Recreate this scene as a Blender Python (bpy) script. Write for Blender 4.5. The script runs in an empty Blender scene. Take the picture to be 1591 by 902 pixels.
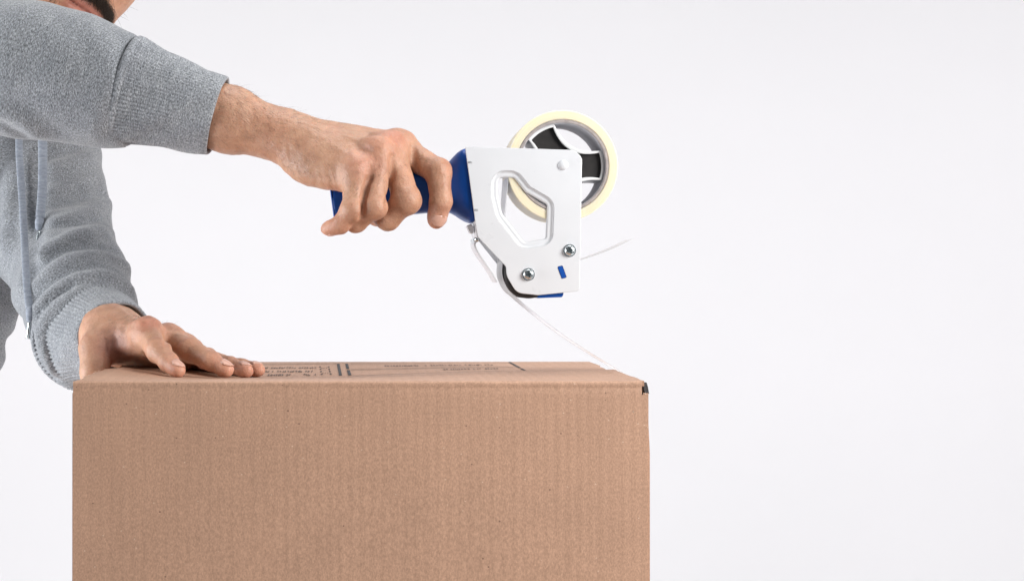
import bpy, bmesh, math, random
import numpy as np
from mathutils import Vector, Matrix

random.seed(7); rng = np.random.default_rng(7)
scene = bpy.context.scene
COL = scene.collection

# ------------------------------------------------------------------ camera
CAM_Y, CAM_Z, FPX, CX, CY = -1.12, 0.371, 2520.0, 560.0, 432.0
cam_d = bpy.data.cameras.new('camera'); cam = bpy.data.objects.new('camera', cam_d); COL.objects.link(cam)
cam.location = (0, CAM_Y, CAM_Z); cam.rotation_euler = (math.radians(90), 0, 0)
cam_d.sensor_width = 36; cam_d.lens = 36 * FPX / 1591
cam_d.shift_x = (795.5 - CX) / 1591; cam_d.shift_y = -(451 - CY) / 1591
cam_d.clip_start = 0.05; cam_d.clip_end = 60
scene.camera = cam

# ------------------------------------------------------------------ light
world = bpy.data.worlds.new('World'); scene.world = world; world.use_nodes = True
bg = world.node_tree.nodes['Background']; bg.inputs[0].default_value = (0.93, 0.96, 1.0, 1); bg.inputs[1].default_value = 0.14

def area(name, loc, target, sx, sy, power, color=(1, 1, 1)):
    d = bpy.data.lights.new(name, 'AREA'); d.shape = 'RECTANGLE'; d.size = sx; d.size_y = sy
    d.energy = power; d.color = color
    o = bpy.data.objects.new(name, d); COL.objects.link(o); o.location = loc
    o.rotation_euler = (Vector(target) - Vector(loc)).to_track_quat('-Z', 'Y').to_euler()
    return o
area('key_softbox', (1.0, -0.60, 0.80), (0.0, 0.1, 0.38), 0.50, 0.75, 22.5, (1.0, 0.98, 0.955))
area('side_softbox', (-1.35, 0.0, 0.30), (-0.1, 0.12, 0.36), 0.7, 1.1, 25, (0.97, 0.985, 1.0))
area('top_softbox', (0.1, 0.35, 1.9), (0.05, 0.2, 0.3), 1.2, 1.0, 17, (0.97, 0.985, 1.0))
area('backdrop_lamp_right', (2.1, 0.9, 0.7), (0.9, 2.5, 0.3), 0.8, 2.2, 16.6, (1.0, 0.985, 0.995))
area('backdrop_lamp_left', (-1.9, 0.9, 0.7), (-0.1, 2.5, 0.3), 0.8, 2.2, 15.6, (1.0, 0.985, 0.995))
vs = scene.view_settings
vs.view_transform = 'Standard'; vs.look = 'None'; vs.exposure = 0.10; vs.gamma = 1.0; vs.use_curve_mapping = False
scene.cycles.max_bounces = 8; scene.cycles.transparent_max_bounces = 16
scene.cycles.use_denoising = True

def P(px, py, y):
    """point of the place at depth y (metres behind the box front) seen at photo pixel px, py"""
    s = (y - CAM_Y) / FPX
    return np.array([(px - CX) * s, y, CAM_Z + (CY - py) * s])
def V(*a): return np.array(a, dtype=float)
def unit(v): v = np.asarray(v, float); return v / np.linalg.norm(v)

# ------------------------------------------------------------------ materials
def new_mat(name):
    m = bpy.data.materials.new(name); m.use_nodes = True
    nt = m.node_tree; b = nt.nodes['Principled BSDF']
    return m, nt, b
def N(nt, t, **kw):
    n = nt.nodes.new(t)
    for k, v in kw.items():
        if k.startswith('in_'): n.inputs[int(k[3:])].default_value = v
        else: setattr(n, k, v)
    return n
def ramp(nt, stops):
    r = N(nt, 'ShaderNodeValToRGB')
    els = r.color_ramp.elements
    while len(els) < len(stops): els.new(0.5)
    for e, (p, c) in zip(els, stops): e.position = p; e.color = (*c, 1)
    return r
def noise(nt, vec, scale, detail=2, rough=0.5, dist=0):
    n = N(nt, 'ShaderNodeTexNoise'); n.inputs['Scale'].default_value = scale
    n.inputs['Detail'].default_value = detail; n.inputs['Roughness'].default_value = rough; n.inputs['Distortion'].default_value = dist
    if vec: nt.links.new(vec, n.inputs['Vector'])
    return n
def mapping(nt, src, scale=(1, 1, 1), rot=(0, 0, 0)):
    m = N(nt, 'ShaderNodeMapping'); m.inputs['Scale'].default_value = scale; m.inputs['Rotation'].default_value = rot
    nt.links.new(src, m.inputs['Vector']); return m.outputs[0]
def mixc(nt, mode, fac, a, b):
    m = N(nt, 'ShaderNodeMix'); m.data_type = 'RGBA'; m.blend_type = mode
    for sock, v in ((0, fac), (6, a), (7, b)):
        if hasattr(v, 'links') or hasattr(v, 'is_linked'): nt.links.new(v, m.inputs[sock])
        elif sock == 0: m.inputs[0].default_value = v
        else: m.inputs[sock].default_value = (*v, 1)
    return m.outputs[2]
def bump(nt, b, height, strength, dist, prev=None):
    n = N(nt, 'ShaderNodeBump'); n.inputs['Strength'].default_value = strength; n.inputs['Distance'].default_value = dist
    nt.links.new(height, n.inputs['Height'])
    if prev: nt.links.new(prev, n.inputs['Normal'])
    nt.links.new(n.outputs[0], b.inputs['Normal']); return n.outputs[0]

def simple(name, col, rough=0.5, metal=0.0, coat=0.0, spec=0.5, nscale=0, namt=0.0):
    m, nt, b = new_mat(name)
    b.inputs['Base Color'].default_value = (*col, 1); b.inputs['Roughness'].default_value = rough
    b.inputs['Metallic'].default_value = metal; b.inputs['Coat Weight'].default_value = coat
    b.inputs['Specular IOR Level'].default_value = spec
    if nscale:
        tc = N(nt, 'ShaderNodeTexCoord'); n = noise(nt, tc.outputs['Object'], nscale, 4)
        r = ramp(nt, [(0.3, tuple(c * (1 - namt) for c in col)), (0.7, tuple(min(1, c * (1 + namt)) for c in col))])
        nt.links.new(n.outputs[0], r.inputs[0]); nt.links.new(r.outputs[0], b.inputs['Base Color'])
        mr = N(nt, 'ShaderNodeMapRange', in_3=rough * 0.85, in_4=min(1, rough * 1.2)); nt.links.new(n.outputs[0], mr.inputs[0])
        nt.links.new(mr.outputs[0], b.inputs['Roughness'])
    return m

def mat_cardboard(name, tint=1.0, flute='x'):
    m, nt, b = new_mat(name)
    g = N(nt, 'ShaderNodeNewGeometry'); pos = g.outputs['Position']
    base = (0.490 * tint, 0.292 * tint, 0.196 * tint)
    # paper pulp: large mottling, fibre grain, specks
    n1 = noise(nt, pos, 22, 4, 0.6)
    r1 = ramp(nt, [(0.25, tuple(c * 0.91 for c in base)), (0.75, tuple(c * 1.06 for c in base))])
    nt.links.new(n1.outputs[0], r1.inputs[0])
    n2 = noise(nt, mapping(nt, pos, (1, 1, 0.55)), 900, 3, 0.7)
    r2 = ramp(nt, [(0.3, (0.74, 0.73, 0.71)), (0.7, (1.18, 1.18, 1.19))]); nt.links.new(n2.outputs[0], r2.inputs[0])
    c = mixc(nt, 'MULTIPLY', 1.0, r1.outputs[0], r2.outputs[0])
    # flute washboard
    fm = mapping(nt, pos, (1, 0.02, 0.06) if flute == 'x' else (0.02, 1, 0.06))
    n3 = noise(nt, fm, 150, 2, 0.5)
    r3 = ramp(nt, [(0.3, (0.978, 0.975, 0.972)), (0.7, (1.015, 1.015, 1.015))]); nt.links.new(n3.outputs[0], r3.inputs[0])
    c = mixc(nt, 'MULTIPLY', 1.0, c, r3.outputs[0])
    w = N(nt, 'ShaderNodeTexWave'); w.inputs['Scale'].default_value = 42; w.bands_direction = 'X' if flute == 'x' else 'Y'
    w.inputs['Distortion'].default_value = 1.6; w.inputs['Detail'].default_value = 3; w.inputs['Detail Scale'].default_value = 3
    nt.links.new(mapping(nt, pos, (1, 1, 0.25)), w.inputs['Vector'])
    r4 = ramp(nt, [(0.0, (0.974, 0.972, 0.970)), (0.55, (1.0, 1.0, 1.0)), (1.0, (1.014, 1.014, 1.014))]); nt.links.new(w.outputs['Fac'], r4.inputs[0])
    c = mixc(nt, 'MULTIPLY', 1.0, c, r4.outputs[0])
    # dark specks and pale flecks
    v = N(nt, 'ShaderNodeTexVoronoi'); v.inputs['Scale'].default_value = 260; nt.links.new(pos, v.inputs['Vector'])
    sep = N(nt, 'ShaderNodeSeparateColor'); nt.links.new(v.outputs['Color'], sep.inputs[0])
    def flecks(ch, thr, size):
        a = N(nt, 'ShaderNodeMath', operation='GREATER_THAN', in_1=thr); nt.links.new(sep.outputs[ch], a.inputs[0])
        d = N(nt, 'ShaderNodeMath', operation='LESS_THAN', in_1=size); nt.links.new(v.outputs['Distance'], d.inputs[0])
        k = N(nt, 'ShaderNodeMath', operation='MULTIPLY'); nt.links.new(a.outputs[0], k.inputs[0]); nt.links.new(d.outputs[0], k.inputs[1])
        return k.outputs[0]
    f1 = N(nt, 'ShaderNodeMath', operation='MULTIPLY', in_1=0.62); nt.links.new(flecks(0, 0.975, 0.17), f1.inputs[0])
    c = mixc(nt, 'MIX', f1.outputs[0], c, (0.10, 0.05, 0.03))
    f2 = N(nt, 'ShaderNodeMath', operation='MULTIPLY', in_1=0.5); nt.links.new(flecks(1, 0.98, 0.13), f2.inputs[0])
    c = mixc(nt, 'MIX', f2.outputs[0], c, (0.72, 0.55, 0.42))
    nt.links.new(c, b.inputs['Base Color'])
    b.inputs['Roughness'].default_value = 0.58; b.inputs['Specular IOR Level'].default_value = 0.5
    p = bump(nt, b, n3.outputs[0], 0.16, 0.0010)
    p = bump(nt, b, w.outputs['Fac'], 0.16, 0.0006, p)
    bump(nt, b, n2.outputs[0], 0.22, 0.0004, p)
    return m

def mat_skin():
    m, nt, b = new_mat('skin')
    at = N(nt, 'ShaderNodeAttribute', attribute_name='tint')
    g = N(nt, 'ShaderNodeNewGeometry'); pos = g.outputs['Position']
    n1 = noise(nt, pos, 90, 4, 0.6)
    r1 = ramp(nt, [(0.3, (0.84, 0.79, 0.77)), (0.7, (1.10, 1.13, 1.14))]); nt.links.new(n1.outputs[0], r1.inputs[0])
    c = mixc(nt, 'MULTIPLY', 1.0, at.outputs['Color'], r1.outputs[0])
    n2 = noise(nt, pos, 900, 3, 0.65)
    r2 = ramp(nt, [(0.3, (0.90, 0.87, 0.85)), (0.7, (1.06, 1.07, 1.08))]); nt.links.new(n2.outputs[0], r2.inputs[0])
    c = mixc(nt, 'MULTIPLY', 1.0, c, r2.outputs[0])
    nt.links.new(c, b.inputs['Base Color'])
    b.inputs['Subsurface Weight'].default_value = 0.22
    b.inputs['Subsurface Radius'].default_value = (1.0, 0.32, 0.16); b.inputs['Subsurface Scale'].default_value = 0.0022
    b.inputs['Specular IOR Level'].default_value = 0.5
    mr = N(nt, 'ShaderNodeMapRange', in_3=0.38, in_4=0.58); nt.links.new(n1.outputs[0], mr.inputs[0]); nt.links.new(mr.outputs[0], b.inputs['Roughness'])
    v = N(nt, 'ShaderNodeTexVoronoi'); v.feature = 'DISTANCE_TO_EDGE'; v.inputs['Scale'].default_value = 480; nt.links.new(mapping(nt, pos, (0.8, 1, 1.2)), v.inputs['Vector'])
    p = bump(nt, b, v.outputs['Distance'], 0.45, 0.0006)
    p = bump(nt, b, n2.outputs[0], 0.45, 0.0005, p)
    n4 = noise(nt, pos, 240, 3, 0.55)
    bump(nt, b, n4.outputs[0], 0.45, 0.0012, p)
    return m

def mat_fleece(name, base=(0.218, 0.230, 0.249), contrast=1.0, rib=0):
    m, nt, b = new_mat(name)
    at = N(nt, 'ShaderNodeAttribute', attribute_name='fab'); vec = at.outputs['Vector']
    n1 = noise(nt, mapping(nt, vec, (1.0, 0.40, 1)), 1200, 3, 0.8)            # heather flecks
    n2 = noise(nt, mapping(nt, vec, (1.0, 0.16, 1)), 330, 3, 0.6)            # streaks along the courses
    n3 = noise(nt, vec, 45, 3, 0.5)
    k = contrast
    r1 = ramp(nt, [(0.35, tuple(c * (1 - 0.72 * k) for c in base)), (0.5, base), (0.66, tuple(min(1, c * (1 + 1.05 * k)) for c in base))])
    nt.links.new(n1.outputs[0], r1.inputs[0])
    r2 = ramp(nt, [(0.3, (0.80, 0.81, 0.82)), (0.7, (1.20, 1.19, 1.18))]); nt.links.new(n2.outputs[0], r2.inputs[0])
    c = mixc(nt, 'MULTIPLY', 1.0, r1.outputs[0], r2.outputs[0])
    r3 = ramp(nt, [(0.3, (0.93, 0.93, 0.94)), (0.7, (1.06, 1.06, 1.05))]); nt.links.new(n3.outputs[0], r3.inputs[0])
    c = mixc(nt, 'MULTIPLY', 1.0, c, r3.outputs[0])
    nt.links.new(c, b.inputs['Base Color'])
    b.inputs['Roughness'].default_value = 0.95; b.inputs['Specular IOR Level'].default_value = 0.1
    b.inputs['Sheen Weight'].default_value = 0.35; b.inputs['Sheen Roughness'].default_value = 0.5
    p = bump(nt, b, n1.outputs[0], 0.55, 0.0011)
    bump(nt, b, n2.outputs[0], 0.4, 0.0012, p)
    return m

def mat_film(name, opac, col=(0.9, 0.92, 0.95), rough=0.15):
    m, nt, b = new_mat(name)
    b.inputs['Base Color'].default_value = (*col, 1); b.inputs['Roughness'].default_value = rough
    b.inputs['Specular IOR Level'].default_value = 0.6
    tr = N(nt, 'ShaderNodeBsdfTransparent'); mx = N(nt, 'ShaderNodeMixShader')
    tc = N(nt, 'ShaderNodeTexCoord'); n = noise(nt, tc.outputs['Object'], 60, 3)
    mr = N(nt, 'ShaderNodeMapRange', in_3=opac * 0.7, in_4=opac * 1.3); nt.links.new(n.outputs[0], mr.inputs[0])
    fr = N(nt, 'ShaderNodeFresnel', in_0=1.4); ad = N(nt, 'ShaderNodeMath', operation='ADD', use_clamp=True)
    nt.links.new(fr.outputs[0], ad.inputs[0]); nt.links.new(mr.outputs[0], ad.inputs[1])
    tl = N(nt, 'ShaderNodeBsdfTranslucent'); tl.inputs[0].default_value = (*col, 1); m2 = N(nt, 'ShaderNodeMixShader'); m2.inputs[0].default_value = 0.4
    nt.links.new(b.outputs[0], m2.inputs[1]); nt.links.new(tl.outputs[0], m2.inputs[2])
    nt.links.new(ad.outputs[0], mx.inputs[0]); nt.links.new(tr.outputs[0], mx.inputs[1]); nt.links.new(m2.outputs[0], mx.inputs[2])
    nt.links.new(mx.outputs[0], nt.nodes['Material Output'].inputs[0])
    return m

M = {}
M['backdrop'] = simple('backdrop_paper', (0.905, 0.895, 0.91), 0.9, spec=0.1, nscale=3, namt=0.006)
M['table'] = simple('white_laminate', (0.80, 0.80, 0.80), 0.45, nscale=8, namt=0.02)
M['card'] = mat_cardboard('cardboard')
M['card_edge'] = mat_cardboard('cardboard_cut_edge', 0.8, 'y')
M['card_white'] = simple('torn_paper_fibre', (0.74, 0.60, 0.50), 0.9, nscale=900, namt=0.25)
M['ink'] = simple('printing_ink', (0.045, 0.042, 0.045), 0.7, nscale=700, namt=0.5)  # black of the printing, also the painted shade of the corner slot
M['ink_soft'] = simple('worn_printing_ink', (0.11, 0.085, 0.075), 0.75, nscale=700, namt=0.4)
M['white_metal'] = simple('white_enamelled_steel', (0.70, 0.715, 0.745), 0.30, coat=0.25, nscale=40, namt=0.015)
nt = M['white_metal'].node_tree; b_ = nt.nodes['Principled BSDF']; tc_ = N(nt, 'ShaderNodeTexCoord')
sc_ = noise(nt, mapping(nt, tc_.outputs['Object'], (1, 1, 0.12), (0, 0.6, 0)), 900, 3, 0.6); bump(nt, b_, sc_.outputs[0], 0.05, 0.0004)
lf_ = noise(nt, tc_.outputs['Object'], 55, 5, 0.65); mr_ = N(nt, 'ShaderNodeMapRange', in_1=0.3, in_2=0.7, in_3=0.22, in_4=0.48)
nt.links.new(lf_.outputs[0], mr_.inputs[0]); nt.links.new(mr_.outputs[0], b_.inputs['Roughness'])
M['raw_edge'] = simple('steel_edge', (0.42, 0.43, 0.45), 0.4, metal=0.4, nscale=200, namt=0.1)
M['zinc'] = simple('zinc_plated_steel', (0.62, 0.68, 0.70), 0.22, metal=1.0, nscale=300, namt=0.15)
M['zinc_dark'] = simple('zinc_recess', (0.10, 0.13, 0.14), 0.4, metal=1.0, nscale=300, namt=0.2)
M['blue'] = simple('blue_plastic', (0.003, 0.068, 0.35), 0.36, spec=0.35, nscale=90, namt=0.08)
M['rubber'] = simple('black_rubber', (0.018, 0.017, 0.018), 0.55, nscale=300, namt=0.3)
M['hub_dark'] = simple('dark_plastic', (0.014, 0.012, 0.012), 0.48, nscale=200, namt=0.3)
M['hub_white'] = simple('white_plastic', (0.78, 0.79, 0.80), 0.4, nscale=60, namt=0.02)
M['film'] = mat_film('clear_tape_film', 0.34, (0.86, 0.87, 0.90))
M['edge_film'] = simple('tape_slit_edge', (0.62, 0.63, 0.66), 0.3, nscale=80, namt=0.1)
M['core'] = simple('grey_paperboard_core', (0.36, 0.32, 0.31), 0.8, nscale=350, namt=0.2)
M['core_in'] = simple('grey_core_lining', (0.46, 0.455, 0.49), 0.7, nscale=120, namt=0.12)
M['skin'] = mat_skin()
M['nail'] = simple('fingernail', (0.62, 0.36, 0.275), 0.30, spec=0.55, coat=0.2, nscale=300, namt=0.05)
M['hair'] = simple('dark_brown_hair', (0.055, 0.038, 0.029), 0.45, spec=0.4, nscale=500, namt=0.4)
M['armhair'] = simple('fine_brown_hair', (0.06, 0.038, 0.026), 0.5, spec=0.3, nscale=500, namt=0.3)
M['fleece'] = mat_fleece('heather_grey_fleece')
M['fleece_rib'] = mat_fleece('heather_grey_rib_knit', (0.252, 0.265, 0.287), 0.9)
M['cord'] = mat_fleece('grey_woven_cord', (0.27, 0.30, 0.355), 0.3)
M['thread'] = simple('pale_grey_thread', (0.42, 0.44, 0.47), 0.9, nscale=400, namt=0.2)
M['denim'] = simple('dark_denim', (0.03, 0.04, 0.07), 0.9, nscale=600, namt=0.35)

def mat_tape_side():
    m, nt, b = new_mat('wound_tape')
    tc = N(nt, 'ShaderNodeTexCoord')
    sep = N(nt, 'ShaderNodeSeparateXYZ'); nt.links.new(tc.outputs['Object'], sep.inputs[0])
    cb = N(nt, 'ShaderNodeCombineXYZ'); nt.links.new(sep.outputs[0], cb.inputs[0]); nt.links.new(sep.outputs[2], cb.inputs[1])
    ln = N(nt, 'ShaderNodeVectorMath', operation='LENGTH'); nt.links.new(cb.outputs[0], ln.inputs[0])
    c2 = N(nt, 'ShaderNodeCombineXYZ'); nt.links.new(ln.outputs['Value'], c2.inputs[0])
    n = noise(nt, c2.outputs[0], 1100, 3, 0.6)
    r = ramp(nt, [(0.3, (0.80, 0.69, 0.47)), (0.7, (0.92, 0.84, 0.66))]); nt.links.new(n.outputs[0], r.inputs[0])
    nt.links.new(r.outputs[0], b.inputs['Base Color']); b.inputs['Roughness'].default_value = 0.35
    b.inputs['Subsurface Weight'].default_value = 0.5; b.inputs['Subsurface Radius'].default_value = (1, 0.8, 0.5); b.inputs['Subsurface Scale'].default_value = 0.006
    bump(nt, b, n.outputs[0], 0.15, 0.0004)
    return m
M['tape'] = mat_tape_side()

# ------------------------------------------------------------------ object helpers
def wloc(o):
    v = Vector((0, 0, 0))
    while o: v = v + o.location; o = o.parent
    return v
def mesh_obj(name, verts, faces, mat, parent=None, loc=None, smooth=False):
    """one mesh object; verts are world positions, the origin goes to loc (or the parent's origin)"""
    base = Vector(loc) if loc is not None else (wloc(parent) if parent else Vector((0, 0, 0)))
    me = bpy.data.meshes.new(name)
    v = np.asarray(verts, float) - np.array(base)
    if isinstance(faces, np.ndarray):
        n, k = faces.shape
        me.vertices.add(len(v)); me.vertices.foreach_set('co', v.astype(np.float32).ravel())
        me.loops.add(n * k); me.loops.foreach_set('vertex_index', faces.astype(np.int32).ravel())
        me.polygons.add(n); me.polygons.foreach_set('loop_start', np.arange(0, n * k, k, dtype=np.int32))
        me.update(calc_edges=True)
    else:
        me.from_pydata([tuple(x) for x in v], [], faces)
    me.validate(); 
    if smooth: me.polygons.foreach_set('use_smooth', [True] * len(me.polygons))
    me.update()
    if isinstance(mat, (list, tuple)):
        for x in mat: me.materials.append(x)
    elif mat: me.materials.append(mat)
    o = bpy.data.objects.new(name, me); COL.objects.link(o)
    if parent:
        o.parent = parent; o.location = base - wloc(parent)
    else: o.location = base
    return o
def empty(name, loc, label, cat):
    o = bpy.data.objects.new(name, None); COL.objects.link(o); o.location = loc; o.empty_display_size = 0.02
    o['label'] = label; o['category'] = cat; return o
def bevel(o, w, seg=2):
    m = o.modifiers.new('bevel', 'BEVEL'); m.width = w; m.segments = seg; m.limit_method = 'ANGLE'; m.angle_limit = math.radians(35)
    o.data.polygons.foreach_set('use_smooth', [True] * len(o.data.polygons))
    w2 = o.modifiers.new('wn', 'WEIGHTED_NORMAL'); w2.keep_sharp = True
    return o
def box(name, lo, hi, mat, parent=None, bev=0, loc=None):
    x0, y0, z0 = lo; x1, y1, z1 = hi
    v = [(x0,y0,z0),(x1,y0,z0),(x1,y1,z0),(x0,y1,z0),(x0,y0,z1),(x1,y0,z1),(x1,y1,z1),(x0,y1,z1)]
    f = [(3,2,1,0),(4,5,6,7),(0,1,5,4),(1,2,6,5),(2,3,7,6),(3,0,4,7)]
    o = mesh_obj(name, v, f, mat, parent, loc)
    if bev: bevel(o, bev)
    return o
def rings(name, loops, mat, parent=None, closed=True, caps=True, smooth=True, loc=None):
    """loft a list of equally long point loops"""
    n = len(loops[0]); v = np.concatenate([np.asarray(l, float) for l in loops]); f = []
    for i in range(len(loops) - 1):
        for j in range(n if closed else n - 1):
            k = (j + 1) % n
            f.append((i*n + j, i*n + k, (i+1)*n + k, (i+1)*n + j))
    if caps and closed:
        f.append(tuple(range(n))[::-1]); f.append(tuple((len(loops)-1)*n + j for j in range(n)))
    return mesh_obj(name, v, f, mat, parent, loc, smooth)
def lathe_y(name, c, prof, mat, parent=None, n=64, caps=True, smooth=True, arc=None):
    """turn (radius, y) pairs about the y axis through c=(x, z)"""
    a = np.linspace(0, 2*math.pi, n, endpoint=False)
    loops = [np.stack([c[0] + r*np.cos(a), np.full(n, y), c[1] + r*np.sin(a)], 1) for r, y in prof]
    return rings(name, loops, mat, parent, True, caps, smooth)
def autosmooth(o, ang=35):
    """mark edges sharper than ang so that smooth shading keeps them crisp"""
    bm = bmesh.new(); bm.from_mesh(o.data)
    for e in bm.edges:
        if len(e.link_faces) == 2 and e.calc_face_angle(0) > math.radians(ang): e.smooth = False
    bm.to_mesh(o.data); bm.free()
    o.data.polygons.foreach_set('use_smooth', [True] * len(o.data.polygons)); return o
def rpoly(pts, seg=6):
    """pts: (x, y, radius) -> polygon with rounded corners"""
    out = []; n = len(pts)
    for i in range(n):
        p = np.array(pts[i][:2], float); r = pts[i][2]
        a = np.array(pts[i-1][:2], float); b = np.array(pts[(i+1) % n][:2], float)
        if r <= 0: out.append(p); continue
        u = unit(a - p); w = unit(b - p); ang = math.acos(np.clip(u @ w, -1, 1))
        t = min(r / math.tan(ang/2), 0.49*np.linalg.norm(a-p), 0.49*np.linalg.norm(b-p))
        A = p + u*t; B = p + w*t
        for k in range(seg + 1):
            s = k/seg; out.append((1-s)**2*A + 2*s*(1-s)*p + s*s*B)
    return np.array(out)
def resample(poly, n):
    q = np.vstack([poly, poly[:1]]); d = np.r_[0, np.cumsum(np.linalg.norm(np.diff(q, axis=0), axis=1))]
    s = np.linspace(0, d[-1], n, endpoint=False)
    return np.stack([np.interp(s, d, q[:, 0]), np.interp(s, d, q[:, 1])], 1)
def offset(poly, d):
    t = np.roll(poly, -1, 0) - np.roll(poly, 1, 0); t /= np.linalg.norm(t, axis=1)[:, None] + 1e-9
    area2 = np.sum(poly[:, 0]*np.roll(poly[:, 1], -1) - np.roll(poly[:, 0], -1)*poly[:, 1])
    nrm = np.stack([t[:, 1], -t[:, 0]], 1) * (1 if area2 > 0 else -1)
    return poly + nrm*d
def tube(path, radii, n=8, squash=None):
    """loops for a tube along a path; squash=(dir, factor) flattens it"""
    path = np.asarray(path, float); loops = []
    up = None
    for i, p in enumerate(path):
        t = unit(path[min(i+1, len(path)-1)] - path[max(i-1, 0)])
        if up is None: up = unit(np.cross(t, V(0.3, 1, 0.2)))
        up = unit(up - t*(up @ t)); w = np.cross(t, up)
        r = radii[i] if hasattr(radii, '__len__') else radii
        a = np.linspace(0, 2*math.pi, n, endpoint=False)
        l = np.cos(a)[:, None]*up*r + np.sin(a)[:, None]*w*r
        if squash is not None:
            d, f = squash; d = unit(d - t*(d @ t)); l = l - (l @ d)[:, None]*d*(1-f)
        loops.append(p + l)
    return loops
def catmull(pts, n=8):
    pts = np.asarray(pts, float); q = np.vstack([2*pts[0]-pts[1], pts, 2*pts[-1]-pts[-2]]); out = []
    for i in range(1, len(q)-2):
        for k in range(n):
            t = k/n
            out.append(0.5*((2*q[i]) + (-q[i-1]+q[i+1])*t + (2*q[i-1]-5*q[i]+4*q[i+1]-q[i+2])*t*t + (-q[i-1]+3*q[i]-3*q[i+1]+q[i+2])*t**3))
    out.append(q[-2]); return np.array(out)

# ------------------------------------------------------------------ implicit surfaces (skin and cloth)
CH = []
def rcone(p, a, b, ra, rb):
    a = np.asarray(a, np.float32); b = np.asarray(b, np.float32); ab = b - a
    if CH:                                   # too far from this block to matter: a constant lower bound will do
        c, R = CH[0]; q = c - a; t = min(max(float(q @ ab)/float(ab @ ab), 0), 1); lb = math.dist(q, t*ab) - max(ra, rb) - R
        if lb > 0.05: return np.full(len(p), lb, np.float32)
    pa = p - a; t = np.clip(pa @ ab / (ab @ ab), 0, 1)
    return np.sqrt(((pa - t[:, None]*ab)**2).sum(1)) - (ra + t*(rb - ra))
def ell(p, c, axes, r):
    """ellipsoid; axes: 3x3 rows = local axes"""
    if CH and len(p) > 0:
        cc = np.asarray(c, float); k = CH[0][0]; lb = math.dist(k, cc) - max(r) - CH[0][1]
        if lb > 0.05: return np.full(len(p), lb, np.float32)
    q = (p - np.asarray(c, np.float32)) @ np.asarray(axes, np.float32).T
    r = np.asarray(r, np.float32)
    k0 = np.sqrt(((q/r)**2).sum(1)); k1 = np.sqrt(((q/r**2)**2).sum(1)) + 1e-6
    return k0*(k0 - 1)/k1
def smin(a, b, k):
    h = np.maximum(k - np.abs(a - b), 0)/k
    return np.minimum(a, b) - h*h*k*0.25
def smax(a, b, k): return -smin(-a, -b, k)
def vnoise(p, scale, seed=0):
    q = p*scale + seed*17.13; i = np.floor(q).astype(np.int64); f = (q - i).astype(np.float32); f = f*f*(3 - 2*f)
    def h(dx, dy, dz):
        n = (i[:, 0]+dx)*374761393 + (i[:, 1]+dy)*668265263 + (i[:, 2]+dz)*2147483647 + seed*1013
        n = (n ^ (n >> 13))*1274126177; n = n ^ (n >> 16)
        return ((n & 0xffff)/32767.5 - 1).astype(np.float32)
    L = lambda a, b, t: a + (b - a)*t
    return L(L(L(h(0,0,0), h(1,0,0), f[:, 0]), L(h(0,1,0), h(1,1,0), f[:, 0]), f[:, 1]),
             L(L(h(0,0,1), h(1,0,1), f[:, 0]), L(h(0,1,1), h(1,1,1), f[:, 0]), f[:, 1]), f[:, 2])
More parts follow.
